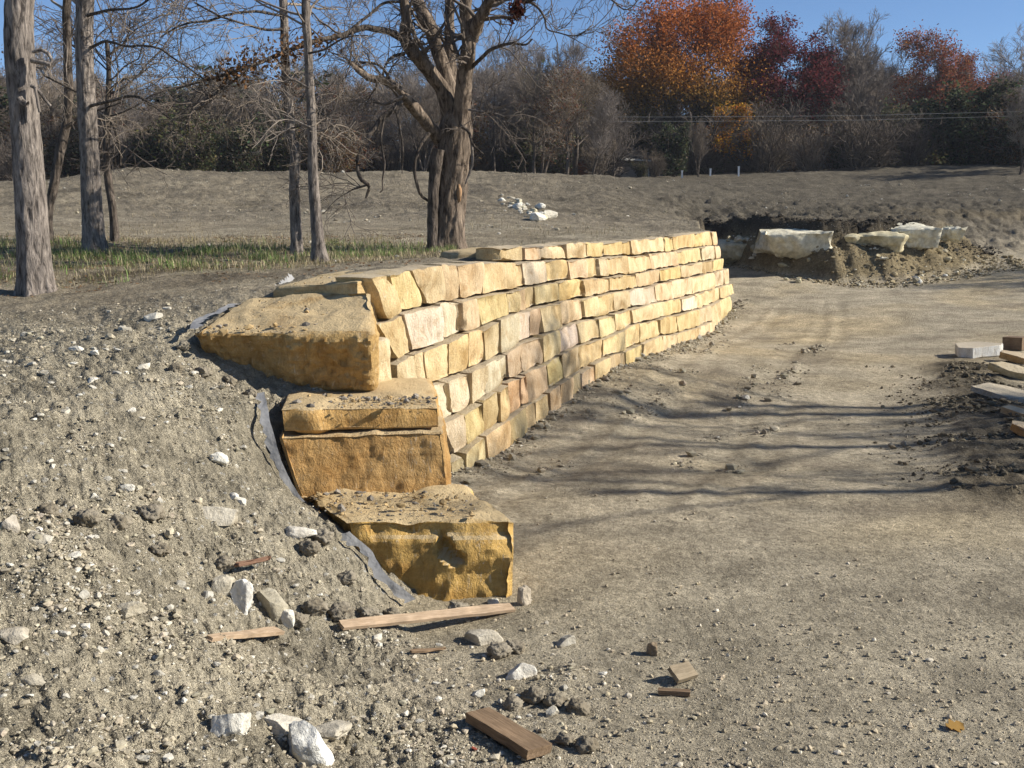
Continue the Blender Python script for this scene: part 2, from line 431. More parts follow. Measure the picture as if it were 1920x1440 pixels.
def height(X, Y, full=False):
    X = np.asarray(X, float); Y = np.asarray(Y, float)
    z, u, L, R = base_height(X, Y)
    slope = u * sstep(-.03, .12, L - R) * sstep(11, 8.5, Y) * sstep(-40, -6, X + 0 * Y)
    field = u * sstep(22, 34, Y)
    road = 1 - np.clip(u * sstep(-.03, .1, L - R), 0, 1)
    platt = np.clip(1 - slope - field - road, 0, 1)
    n_a = n2(X, Y, 2.2, 1, 2); n_b = n2(X, Y, 7, 2, 2); n_c = n2(X, Y, 19, 3, 2); n_d = n2(X, Y, 45, 4)
    rid = np.abs(n_b)
    near = sstep(14, 6, np.hypot(X, Y))
    n_e = np.abs(n2(X, Y, 16, 14)); n_f = np.abs(n2(X, Y, 30, 15))
    z = z + slope * (.06 * n_a + .05 * n_b + .030 * n_c + .022 * n_d * near + .045 * (n_e - .2) * near + .03 * (n_f - .2) * near)
    z = z + platt * (.03 * n_a + .02 * n_b + .01 * n_c)
    z = z + road * (.008 * n2(X, Y, .9, 8) + .005 * n_b + .006 * n_c + .004 * n_d * near)
    z = z + field * (.20 * n2(X, Y, .35, 9, 4) + .08 * n_a + .07 * n_b)
    z = z + np.where((Y > 27) & (Y < 45) & (X > 6), np.clip(u * (1.15 - u) * 4, 0, 1), 0) * (.16 * n_a + .09 * n_b + .05 * n_c)
    lm = loam_f(X, Y) * road
    z = z + lm * .06 * (1 + n2(X, Y, 1.3, 43, 2)) + lm * .05 * n2(X, Y, 7, 44, 2)
    # vehicle ruts along the drive
    for off in (.9, 1.35, 2.6, 3.05):
        cx = np.interp(Y, _cy, _cx) + .25 + off + .16 * np.sin(Y * .5 + off)
        d = X - cx
        z = z + np.where((Y > 8.5) & (Y < 27), road * .65 * (-.022 * np.exp(-(d / .14) ** 2) + .016 * np.exp(-((np.abs(d) - .25) / .07) ** 2) * (.6 + n_b)), 0)
    if full: return z, slope, field, road, platt
    return z
def gz(x, y):
    return float(height(np.array([x]), np.array([y]))[0])
def ground_px(px, py, tmin=2.0, tmax=90):
    d = ray(px, py); t = np.geomspace(tmin, tmax, 900) / d[1]
    P = np.array([0, 0, EYE]) + t[:, None] * d
    h = height(P[:, 0], P[:, 1])
    b = np.nonzero(P[:, 2] < h)[0]
    p = P[b[0]] if len(b) else P[-1]
    return np.array([p[0], p[1], gz(p[0], p[1])])

th = np.concatenate([np.radians(np.arange(-180, -90, 6.)), np.radians(np.arange(-90, -33, 1.2)), np.radians(np.arange(-33, 33, .15)), np.radians(np.arange(33, 90, 1.2)), np.radians(np.arange(90, 180.1, 6.))])
rr = np.concatenate([np.geomspace(.4, 2.4, 24)[:-1], np.geomspace(2.4, 24, 370)[:-1], np.geomspace(24, 42, 130)[:-1], np.geomspace(42, 80, 90)[:-1], np.geomspace(80, 900, 40)])
T_, R_ = np.meshgrid(th, rr)
GX, GY = R_ * np.sin(T_), R_ * np.cos(T_)
GZ, g_slope, g_field, g_road, g_platt = height(GX, GY, True)
def mixc(a, b, k): return a * (1 - k[..., None]) + np.array(b) * k[..., None]
C = np.zeros(GX.shape + (3,))
C += np.array((0.310, 0.271, 0.209))
warm = sstep(-.1, .5, n2(GX, GY, .35, 21, 3))
roadc = mixc(np.zeros_like(C) + np.array((.465, .40, .288)), (.515, .422, .272), warm)
roadc = mixc(roadc, (.27, .225, .165), .6 * sstep(.05, .55, n2(GX, GY * 1.7, .5, 22, 3)))
C = mixc(C, (0.435, 0.382, 0.278), g_slope)
C = C * (1 - g_road[..., None]) + roadc * g_road[..., None]
# foot of the drive, greyer gravel near the viewer
C = mixc(C, (0.465, 0.405, 0.292), g_road * sstep(9, 5.2, GY) * .8)
pl = mixc(np.zeros_like(C) + np.array((0.35, 0.295, 0.208)), (0.40, 0.345, 0.25), sstep(-.2, .4, n2(GX, GY, .6, 23, 3)))
pl = mixc(pl, (.10, .075, .05), .7 * sstep(.0, .3, n2(GX, GY, .8, 24, 3)) * sstep(11, 12.5, GY) * sstep(16, 13.5, GY))
C = C * (1 - g_platt[..., None]) + pl * g_platt[..., None]
gk = g_platt * sstep(12.0, 14, GY) * sstep(18.5, 16, GY) * sstep(-.8, -2.2, GX) * sstep(-.3, .2, n2(GX, GY, 1.0, 62, 3))
C = mixc(C, (.17, .15, .075), gk * .8)
hill = mixc(np.zeros_like(C) + np.array((0.32, 0.272, 0.195)), (.25, .212, .155), sstep(-.1, .5, n2(GX, GY, .25, 25, 3)))
dark = np.clip(sstep(-2, 10, GX + .12 * (GY - 40)) * sstep(33, 38, GY + 2 * n2(GX, GY, .3, 31, 2)), 0, 1)
hill = mixc(hill, (.27, .225, .15), .35 * sstep(.1, .45, n2(GX, GY * 1.5, .45, 27, 3)))
hill = mixc(hill, (.16, .135, .10), .5 * sstep(.1, .4, n2(GX * .6, GY * 2, .5, 28, 3)))
hill = mixc(hill, (.125, .108, .08), dark)
hill = mixc(hill, (.19, .155, .10), sstep(12, 17, GX) * np.exp(-((GY - 39.5 - .06 * (GX - 16)) / 1.3) ** 2) * .8)
C = C * (1 - g_field[..., None]) + hill * g_field[..., None]
_, UU, _, _ = base_height(GX, GY)
bank = ((GX > 5.5) & (GX < 15.5) & (GY > 26)) * np.clip(np.minimum(UU, .62) / .1, 0, 1) * sstep(.98, .6, UU)
C = mixc(C, (.27, .215, .125), bank)
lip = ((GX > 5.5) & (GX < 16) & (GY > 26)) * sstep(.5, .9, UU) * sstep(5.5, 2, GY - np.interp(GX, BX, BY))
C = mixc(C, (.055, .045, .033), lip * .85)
# dark wet loam beside the flagstones
loam = loam_f(GX, GY) * g_road
C = mixc(C, (.12, .10, .07), loam * .85)
C *= (1 + .28 * n2(GX, GY, 3.5, 26, 3))[..., None]
speck = np.clip(.15 + .85 * g_slope + .6 * g_field * (1 - dark) + .25 * g_platt, 0, 1)
rutA = np.zeros(GX.shape); rutG = np.zeros(GX.shape); rutM = np.zeros(GX.shape)
for off in (.9, 1.35, 2.6, 3.05, 4.1, 4.6):
    cx = np.interp(GY, _cy, _cx) + .25 + off + .16 * np.sin(GY * .5 + off)
    d_ = GX - cx; m_ = sstep(.19, .13, np.abs(d_)) * g_road * ((GY > 7.5) & (GY < 27))
    rutG = np.where(m_ > rutM, d_, rutG); rutM = np.maximum(rutM, m_)
rutA = GY
nr, nc = GX.shape
RUT = np.stack([rutA, rutG, rutM, np.ones(GX.shape)], -1).reshape(-1, 4)
V = np.stack([GX, GY, GZ], -1).reshape(-1, 3)
CC = np.concatenate([np.clip(C, .01, .8), speck[..., None]], -1).reshape(-1, 4)
idx = np.arange(nr * nc).reshape(nr, nc)
Q = np.stack([idx[:-1, :-1], idx[:-1, 1:], idx[1:, 1:], idx[1:, :-1]], -1).reshape(-1, 4)[:, ::-1]
zone = np.where(g_road > .5, 1, np.where((g_field > .5) & (GX > 3) & (GY > 27), 2, 0))[:-1, :-1].ravel()
for zi, nm in ((0, "ground"), (1, "dirt_road"), (2, "field")):
    f = Q[zone == zi]
    u, inv = np.unique(f, return_inverse=True)
    me = mesh_np(nm, V[u], inv.reshape(-1, 4), M_dirt, True, CC[u])
    a_ = me.color_attributes.new("Rut", 'FLOAT_COLOR', 'POINT'); a_.data.foreach_set("color", RUT[u].astype(np.float32).ravel())
    me.color_attributes.active_color = me.color_attributes["Col"]
    tag(link_mesh(nm, me), {"ground": "grey-brown bare earth slope and mound behind the stone wall", "dirt_road": "tan graded dirt drive curving past the stone wall", "field": "dark tilled field rising to the tree line"}[nm], None, None, "structure")

# ------------------------------------------------------------------ rock builders
_boxc = {}
def boxgrid(a, b, c):
    """welded subdivided unit box: verts in [0,1]^3 and quads"""
    if (a, b, c) in _boxc: return _boxc[(a, b, c)]
    ids = {}; V = []; Fq = []
    def vid(i, j, k):
        if (i, j, k) not in ids:
            ids[(i, j, k)] = len(V); V.append((i / a, j / b, k / c))
        return ids[(i, j, k)]
    for i in range(a):
        for j in range(b):
            Fq.append((vid(i, j, 0), vid(i, j + 1, 0), vid(i + 1, j + 1, 0), vid(i + 1, j, 0)))
            Fq.append((vid(i, j, c), vid(i + 1, j, c), vid(i + 1, j + 1, c), vid(i, j + 1, c)))
    for i in range(a):
        for k in range(c):
            Fq.append((vid(i, 0, k), vid(i + 1, 0, k), vid(i + 1, 0, k + 1), vid(i, 0, k + 1)))
            Fq.append((vid(i, b, k), vid(i, b, k + 1), vid(i + 1, b, k + 1), vid(i + 1, b, k)))
    for j in range(b):
        for k in range(c):
            Fq.append((vid(0, j, k), vid(0, j, k + 1), vid(0, j + 1, k + 1), vid(0, j + 1, k)))
            Fq.append((vid(a, j, k), vid(a, j + 1, k), vid(a, j + 1, k + 1), vid(a, j, k + 1)))
    r = (np.array(V), np.array(Fq)); _boxc[(a, b, c)] = r
    return r
def vnormals(V, Q):
    n = np.cross(V[Q[:, 2]] - V[Q[:, 0]], V[Q[:, 3]] - V[Q[:, 1]])
    o = np.zeros_like(V)
    for k in range(4): np.add.at(o, Q[:, k], n)
    return o / (np.linalg.norm(o, axis=1)[:, None] + 1e-12)
def facets_d(P, n, seed, tilt, clip):
    """continuous broken-stone relief: the upper envelope of a few groups of tilted planes, each group its lower envelope"""
    r = np.random.default_rng(seed + 999)
    q = P + .03 * np.stack([fbm(P * 4 + i * 7 + seed, 2) for i in range(3)], 1)
    out = None
    for g in range(4):
        c = P[r.integers(0, len(P), n)]; t = r.normal(size=(n, 3)) * tilt; h = r.uniform(.0, 1.2, n) * clip
        m = (((q[:, None] - c[None]) * t[None]).sum(2) + h[None]).min(1)
        out = m if out is None else np.maximum(out, m)
    out = out - np.median(out)
    return clip * np.tanh(out / clip)
def flat_sharp(o, ang=40):
    me = o.data
    try:
        me.set_sharp_from_angle(angle=math.radians(ang))
    except Exception: pass
def block8(name, corners, n, seed, amp, chamf, mat, parent=None, col=(1, 1, 1), strat=0.0, fn=None):
    """corners: (x,y,z) for u,v,w in binary order: 000,100,010,110 (front then back in v), bottom w=0 / top w=1"""
    U, Qd = boxgrid(*n)
    c = np.array(corners, float).reshape(2, 2, 2, 3)          # [w][v][u]
    u, v, ww = U[:, 0:1], U[:, 1:2], U[:, 2:3]
    def tri(a):
        return ((c[0, 0, 0] * (1 - u) + c[0, 0, 1] * u) * (1 - v) + (c[0, 1, 0] * (1 - u) + c[0, 1, 1] * u) * v) * (1 - ww) + \
               ((c[1, 0, 0] * (1 - u) + c[1, 0, 1] * u) * (1 - v) + (c[1, 1, 0] * (1 - u) + c[1, 1, 1] * u) * v) * ww
    P = tri(0)
    ctr = P.mean(0)
    ext = np.minimum(U, 1 - U) * np.array([np.linalg.norm(c[0, 0, 1] - c[0, 0, 0]), np.linalg.norm(c[0, 1, 0] - c[0, 0, 0]), np.linalg.norm(c[1, 0, 0] - c[0, 0, 0])])
    e = np.sort(ext, axis=1)                      # two smallest distances -> near an edge
    edge = np.exp(-(e[:, 1] / chamf) ** 1.0)
    nrm = vnormals(P, Qd)
    sh = np.array([seed * 7.13, seed * 3.31, seed * 1.7])
    ir = .55 + .9 * np.abs(perlin(P * 4 + sh))
    P = P - nrm * (edge * chamf * .75 * ir)[:, None]
    q = P * np.array([1, 1, 1]) + sh
    d = (amp * (fbm(q * 2.4, 2) * .55 + .9 * fbm(q * np.array([7, 7, 5.0]), 4, 2.0, .55)) + facets_d(P, 8, int(seed), .34, amp * 1.3)) * (1 - .6 * np.clip(nrm[:, 2], 0, 1) ** 2)
    chip = np.clip(fbm(q * 3.3 + 9, 2) - .12, 0, 1)
    d = d - amp * 2.2 * chip * (.25 + edge)
    if strat: d = d + strat * perlin(np.concatenate([q[:, :2] * .8, q[:, 2:] * 22], 1)) * (1 - np.abs(nrm[:, 2]))
    d = np.where(d > 0, d * (1 - .85 * np.exp(-(e[:, 1] / .035))), d)
    P = P + nrm * d[:, None]
    if fn: P = fn(P, U, nrm)
    ed = (e[:, 1] < 1e-6)
    for it in range(2):                            # wear the arrises back to the faces beside them
        acc = np.zeros_like(P); cnt = np.zeros(len(P))
        for k in range(4):
            a_, b_ = Qd[:, k], Qd[:, (k + 1) % 4]
            np.add.at(acc, a_, P[b_]); np.add.at(cnt, a_, 1); np.add.at(acc, b_, P[a_]); np.add.at(cnt, b_, 1)
        P = np.where(ed[:, None], P + .6 * (acc / cnt[:, None] - P), P)
    me = mesh_np(name, P, Qd, mat, True)
    o = link_mesh(name, me, parent)
    o.color = (*col, 1)
    return o

# ------------------------------------------------------------------ the dry stacked wall
wall = empty("stone_wall", (0, 0, 0))
tag(wall, "long curving retaining wall of dry stacked tan stone blocks with stepped end", "retaining wall")
def cp(x, y): return 680 + x * .375, 420 + y * .375
TOPS = {
 1: [(700,118),(890,108),(1015,97),(1210,92),(1345,84),(1555,62),(1700,40),(1765,38)],
 2: [(30,262),(130,245),(250,225),(400,205),(610,195),(800,193),(910,185),(1130,175),(1330,160),(1580,138),(1700,114),(1785,108)],
 3: [(80,490),(155,480),(200,450),(400,397),(490,385),(585,365),(720,340),(812,320),(865,308),(985,290),(1105,276),(1240,264),(1370,250),(1490,226),(1590,210),(1700,190),(1805,171)],
 4: [(165,705),(235,660),(430,592),(525,545),(612,522),(690,478),(780,446),(835,435),(893,413),(995,391),(1105,374),(1180,360),(1262,345),(1340,330),(1465,305),(1545,286),(1650,264),(1760,245),(1825,225)],
 5: [(310,812),(430,780),(545,738),(615,705),(730,645),(805,595),(905,558),(980,530),(1080,492),(1180,468),(1270,448),(1345,424),(1505,388),(1600,368),(1670,354),(1785,318),(1855,295)],
 6: [(410,990),(520,945),(605,880),(685,830),(740,790),(820,750),(930,700),(1000,650),(1090,608),(1240,560),(1310,535),(1385,500),(1490,472),(1575,453),(1680,428),(1740,408),(1840,362)],
 7: [(440,1190),(500,1150),(595,1070),(735,985),(830,910),(945,838),(990,800),(1100,738),(1175,698),(1250,660),(1320,638),(1412,594),(1500,560),(1580,545),(1680,515),(1760,485)],
}
OFFS = {1: -.10, 2: 0, 3: .055, 4: .11, 5: .165, 6: .22, 7: .275}
TZ = {}
for k, pts in TOPS.items():
    TZ[k] = np.array([hit_wall(*cp(x, y), OFFS[k]) for x, y in pts])
tan_, pal, whi, gry, org, olv, brn = (.565, .42, .225), (.58, .465, .285), (.62, .545, .42), (.38, .345, .27), (.45, .24, .11), (.40, .30, .15), (.33, .24, .145)
gld = (.55, .395, .185)
# joints: (top x, bottom x, colour of the stone that begins here), x in the tracing grid
J = {
 1: [(700,700,olv),(805,805,tan_),(890,890,pal),(1015,1020,olv),(1120,1122,gld),(1212,1212,gld),(1340,1342,pal),(1505,1505,tan_),(1555,1557,gld),(1660,1660,gld),(1700,1700,gld),(1745,1747,tan_),(1768,1768,None)],
 2: [(25,105,tan_),(125,190,tan_),(248,316,pal),(400,415,tan_),(480,490,tan_),(612,600,tan_),(795,797,whi),(912,920,tan_),(1020,1024,tan_),(1120,1120,tan_),(1178,1180,pal),(1222,1222,tan_),(1330,1328,tan_),(1440,1446,tan_),(1582,1580,pal),(1700,1700,whi),(1760,1762,tan_),(1788,1788,None)],
 3: [(70,160,gld),(205,236,whi),(395,405,whi),(488,494,pal),(570,588,olv),(715,724,olv),(775,778,tan_),(808,812,olv),(862,866,pal),(985,988,gld),(1100,1106,tan_),(1175,1178,tan_),(1240,1242,gld),(1368,1372,gld),(1490,1490,gld),(1590,1590,pal),(1700,1700,olv),(1755,1755,tan_),(1806,1806,None)],
 4: [(165,165,pal),(262,275,pal),(300,312,tan_),(428,428,tan_),(525,525,tan_),(600,614,olv),(688,692,gry),(776,780,whi),(832,836,brn),(885,894,tan_),(992,996,tan_),(1100,1106,pal),(1180,1180,tan_),(1262,1264,tan_),(1340,1342,whi),(1465,1467,tan_),(1547,1550,pal),(1650,1650,pal),(1760,1760,whi),(1805,1806,tan_),(1828,1828,None)],
 5: [(310,310,whi),(425,446,whi),(543,546,whi),(612,616,gry),(724,730,brn),(798,804,brn),(900,904,pal),(978,982,whi),(1072,1082,tan_),(1180,1180,pal),(1262,1266,tan_),(1345,1350,tan_),(1505,1508,tan_),(1595,1600,whi),(1668,1670,pal),(1728,1730,tan_),(1785,1787,tan_),(1832,1832,pal),(1862,1862,None)],
 6: [(400,445,gry),(510,520,tan_),(602,606,brn),(685,688,olv),(735,740,org),(792,794,org),(820,822,brn),(928,930,olv),(990,1002,pal),(1080,1092,tan_),(1200,1200,tan_),(1308,1310,tan_),(1385,1388,tan_),(1490,1492,tan_),(1575,1576,tan_),(1678,1680,pal),(1742,1744,tan_),(1790,1790,pal),(1842,1842,None)],
 7: [(438,438,gry),(505,510,pal),(615,632,tan_),(732,736,brn),(828,830,brn),(868,870,brn),(940,945,brn),(988,990,tan_),(1045,1045,tan_),(1098,1100,tan_),(1172,1175,tan_),(1245,1250,tan_),(1320,1320,tan_),(1412,1416,tan_),(1500,1500,tan_),(1580,1580,tan_),(1682,1682,pal),(1762,1762,None)],
}
seed = 1
stones = []
for k in range(1, 8):
    off = OFFS[k]
    Tk = TZ[k]
    px_line = np.array([cp(x, y) for x, y in TOPS[k]])
    yk = lambda x: np.interp(x, px_line[:, 0], px_line[:, 1])
    for (a, b) in zip(J[k][:-1], J[k][1:]):
        seed += 1
        r = random.Random(seed)
        xa, xb = cp(a[0], 0)[0], cp(b[0], 0)[0]
        st0, _ = hit_wall(xa, yk(xa), off); st1, _ = hit_wall(xb, yk(xb), off)
        xa2, xb2 = cp(a[1], 0)[0], cp(b[1], 0)[0]
        sb0, _ = hit_wall(xa2, yk(xa2) + 20, off); sb1, _ = hit_wall(xb2, yk(xb2) + 20, off)
        Lm = max(st1 - st0, .1)
        nu, nv = int(np.clip(Lm / .045, 5, 20)), 9
        U, Qd = boxgrid(nu, 3, nv)
        u, w_, v = U[:, 0], U[:, 1], U[:, 2]
        gap = .001 + .004 * r.random()
        s_t = st0 + gap + (st1 - st0 - 2 * gap) * u
        s_b = sb0 + gap + (sb1 - sb0 - 2 * gap) * u
        s = s_b * (1 - v) + s_t * v
        zt = np.interp(s, Tk[:, 0], Tk[:, 1]) + r.uniform(-.012, .004)
        if k < 7: zb = np.interp(s, TZ[k + 1][:, 0], TZ[k + 1][:, 1]) + .018
        else: zb = zt - .42
        if k == 6: zb = np.where(zb > zt - .15, zt - .34, zb)
        if k == 6: zb = np.where(s > TZ[7][-1, 0] - .2, zt - .5, zb)
        if k == 7: zb = np.minimum(zb, -.08 + 0 * zb)
        z = zb * (1 - v) + zt * v
        dep = .34 + .1 * r.random()
        push = r.uniform(-.02, .022)
        sh = np.array([seed * 5.1, seed * 2.3, seed * .77])
        xy, nn = wall_xy(s, off + push - dep * w_ + (v - .5) * r.uniform(-.035, .01) + (u - .5) * r.uniform(-.025, .025))
        P = np.concatenate([xy, z[:, None]], 1)
        ext = np.minimum(U, 1 - U) * np.array([Lm, dep, np.mean(zt - zb)])
        e = np.sort(ext, axis=1)
        ch = .010 + .012 * r.random()
        edge = np.exp(-(e[:, 1] / ch))
        corner = np.exp(-(e[:, 2] / (ch * 2)))
        nrm = vnormals(P, Qd)
        d = -edge * ch * (.35 + 1.1 * np.abs(perlin(P * 6 + sh))) - corner * ch * (.6 + r.random())
        q = P + sh
        chipm = np.clip(fbm(q * 4.1 + 3, 2) - .18, 0, 1) * np.exp(-(e[:, 1] / .06))
        d -= .13 * chipm
        d += .026 * fbm(q * 2.4, 2) + .024 * fbm(np.stack([q[:, 0] * 8, q[:, 1] * 8, q[:, 2] * 3], 1), 3)
        d += facets_d(P, 4, seed, .18, .024)
        d *= np.where(np.abs(nrm[:, 2]) > .8, .5, 1)
        P = P + nrm * d[:, None]
        me = mesh_np("stone", P, Qd, M_stone, True)
        o = link_mesh("stone", me, wall)
        flat_sharp(o, 38)
        j = 1 + r.uniform(-.12, .1)
        a = (a[0], a[1], tuple(.5 * q_ + .5 * m_ for q_, m_ in zip(a[2], (.555, .42, .235))))
        o.color = (a[2][0] * j, a[2][1] * j * (1 + r.uniform(-.04, .04)), a[2][2] * j * (1 + r.uniform(-.12, .12)), 1)
        stones.append(o)

def XY(px, Y): return (px - 960) / F * Y / (CT * CT + ST * ST)
# end of the cap course: a long flat block whose short end faces the viewer
def pyz(py, Y): return EYE - (py - HOR) / F * Y
CAPY = 12.35
x0, x1 = XY(838, CAPY), XY(948, CAPY)
z0, z1 = pyz(494, CAPY) - .02, pyz(463, CAPY)
block8("stone", [(x0, CAPY + .05, z0), (x1, CAPY + .0, z0), (x0 - .2, CAPY + .7, z0), (x1 + .12, CAPY + .55, z0),
                 (x0 + .12, CAPY + .12, z1 - .05), (x1, CAPY + .03, z1 - .005), (x0 - .1, CAPY + .7, z1 - .03), (x1 + .12, CAPY + .55, z1)], (10, 8, 4), 91, .018, .03, M_block, wall, (.36, .27, .14))
# upright stone tucked under the right end of the top slab
pa, pb = at(699, 640, 8.86), at(742, 640, 9.22)
dl = np.array([-.33, .14, 0])
zz0, zz1 = 1.03, 1.47
u0, u1 = np.array([pa[0], pa[1], 0]), np.array([pb[0], pb[1], 0])
block8("stone", [u0 + dl + (0, 0, zz0), u0 + (0, 0, zz0), u1 + dl + (0, 0, zz0), u1 + (0, 0, zz0), u0 + dl + (0, 0, zz1), u0 + (-.01, 0, zz1), u1 + dl + (0, 0, zz1), u1 + (-.02, 0, zz1)], (8, 9, 10), 93, .018, .02, M_stone, wall, (.57, .46, .28))
# block A : big shaded slab on top of the steps
def lowA(P, U, n):
    P = P.copy()
    k = np.clip((.3 - U[:, 0]) / .3, 0, 1) * (1 - U[:, 2])
    P[:, 2] += k * .22
    return P
def faceA(P, U, n):
    P = P.copy()
    k = (U[:, 1] < .02) * np.clip(np.minimum(U[:, 2], 1 - U[:, 2]) * 12, 0, 1)
    P[:, 1] += k * (.055 * fbm(P * np.array([3.2, 1, 2.2]) + 4, 2) + .085 * np.abs(fbm(P * np.array([8, 3, 6.0]), 3)) + .03 * perlin(P * 22) - .02)
    return P
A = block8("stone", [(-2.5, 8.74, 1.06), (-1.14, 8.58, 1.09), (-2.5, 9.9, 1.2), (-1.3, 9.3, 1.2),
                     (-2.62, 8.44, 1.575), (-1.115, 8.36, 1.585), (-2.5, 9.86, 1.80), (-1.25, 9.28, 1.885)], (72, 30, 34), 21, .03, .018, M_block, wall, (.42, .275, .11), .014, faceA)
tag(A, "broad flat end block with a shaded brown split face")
A2 = block8("stone", [(-2.25, 9.8, 1.4), (-1.36, 9.24, 1.4), (-2.0, 10.6, 1.4), (-1.0, 10.2, 1.5),
                      (-2.25, 9.8, 1.88), (-1.36, 9.24, 1.98), (-2.0, 10.6, 1.95), (-1.0, 10.2, 2.03)], (26, 22, 12), 22, .022, .03, M_block, wall, (.52, .38, .19), .01)
A3 = block8("stone", [(-2.05, 10.45, 1.5), (-1.0, 10.1, 1.5), (-1.9, 11.2, 1.5), (-.7, 10.9, 1.5),
                      (-2.02, 10.47, 1.965), (-.95, 10.12, 2.03), (-1.9, 11.2, 1.98), (-.72, 10.9, 2.04)], (22, 16, 8), 23, .02, .04, M_block, wall, (.50, .36, .17), .01)
# block B : thick block under a thinner slab
B = block8("stone", [(-1.58, 7.50, .40), (-.475, 7.72, .41), (-1.95, 9.2, .4), (-.72, 9.4, .4),
                     (-1.76, 7.60, .90), (-.50, 7.80, .905), (-1.95, 9.2, .9), (-.72, 9.4, .9)], (60, 30, 28), 31, .032, .018, M_block, wall, (.44, .27, .105), .012)
tag(B, "thick orange-brown end block with a rough split face")
B2 = block8("stone", [(-1.74, 7.68, .90), (-.535, 7.86, .90), (-1.95, 9.2, .9), (-.74, 9.4, .9),
                      (-1.76, 7.70, 1.09), (-.54, 7.90, 1.075), (-1.95, 9.2, 1.11), (-.76, 9.4, 1.08)], (40, 30, 10), 32, .022, .014, M_block, wall, (.50, .31, .115), .012)
tag(B2, "thin golden slab lying on the thick end block")
# block C : lowest block
def dent(P, U, n):
    P = P.copy()
    c = at(838, 1036, 6.75)
    r = np.sqrt(((P[:, 0] - c[0]) / .11) ** 2 + ((P[:, 2] - c[2] + .45 * (P[:, 0] - c[0])) / .075) ** 2)
    P[:, 1] += .13 * sstep(1.0, .25, r + .75 * fbm(P * 8 + 2, 3)) * (U[:, 1] < .3)
    P[:, 1] += .035 * sstep(.80, .86, U[:, 2] + .05 * fbm(P * 6, 2)) * (U[:, 1] < .3) * sstep(.05, .2, U[:, 0] + .2 * perlin(P * 4))
    left = np.clip((.30 - U[:, 0]) / .30, 0, 1) * (U[:, 1] < .5) * (1 - U[:, 2])
    P[:, 1] += .20 * left
    return P
Cb = block8("stone", [(-1.02, 6.66, -.2), (.02, 6.76, -.2), (-1.5, 7.95, -.1), (-.30, 7.9, -.1),
                      (-1.12, 6.80, .475), (.035, 6.90, .44), (-1.74, 7.95, .47), (-.36, 7.86, .47)], (60, 40, 32), 41, .040, .022, M_block, wall, (.47, .30, .095), .02, dent)
tag(Cb, "lowest golden-brown end block with a dark notch in its face")
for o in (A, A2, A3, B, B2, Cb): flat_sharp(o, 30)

# ------------------------------------------------------------------ limestone ledge in the bank
ico_v = None
def ico(sub):
    import bmesh
    bm = bmesh.new(); bmesh.ops.create_icosphere(bm, subdivisions=sub, radius=1)
    v = np.array([x.co[:] for x in bm.verts]); f = np.array([[y.index for y in x.verts] for x in bm.faces]); bm.free()
    return v, f
_ov = np.array([(1,0,0),(-1,0,0),(0,1,0),(0,-1,0),(0,0,1),(0,0,-1)], float)
_of = np.array([(0,2,4),(2,1,4),(1,3,4),(3,0,4),(2,0,5),(1,2,5),(3,1,5),(0,3,5)])
ICO = {0: (_ov, _of), 1: ico(1), 2: ico(2), 3: ico(3), 4: ico(4), 5: ico(5)}
def rock_mesh(name, sub, size, seed, amp=.22, boxy=.0, mat=None, facets=6, smooth=False, dr=(.42, .82), hf=.4):
    v, f = ICO[sub]
    v = v.copy()
    r = np.random.default_rng(seed)
    if boxy:
        m = np.max(np.abs(v), axis=1)[:, None]; v = v * (1 - boxy) + v / m * .85 * boxy
    for _ in range(facets):                       # planes that clip it like broken stone
        n = r.normal(size=3); n /= np.linalg.norm(n); d = r.uniform(*dr)
        t = np.clip(v @ n - d, 0, None); v -= t[:, None] * n * 1.0
    v = v * (1 + amp * fbm(v * 1.5 + seed * 3.1, 2)[:, None] + amp * hf * fbm(v * 5 + seed, 3)[:, None])
    v = v * np.array(size) * .5
    return mesh_np(name, v, f, mat, smooth)
def rock(name, px, py, size, seed, col, sub=3, sink=.25, Y=None, rz=None, tilt=0, amp=.18, boxy=.3, mat=None, smooth=False, lift=0, facets=6, dr=(.42, .82)):
    p = ground_px(px, py) if Y is None else at(px, py, Y)
    if Y is None: p = np.array([p[0], p[1], p[2] + size[2] * (.5 - sink) + lift])
    me = rock_mesh(name, sub, size, seed, amp, boxy, mat or M_rock, facets, smooth, dr)
    o = link_mesh(name, me)
    o.location = p
    o.rotation_euler = (tilt, random.Random(seed).uniform(-.15, .15), random.Random(seed + 1).uniform(0, 6.28) if rz is None else rz)
    o.color = (*col, 1)
    return o
cream, white, lgrey = (.64, .58, .40), (.74, .71, .62), (.42, .385, .315)
def XYf(px, Y): return (px - 960) / F * Y
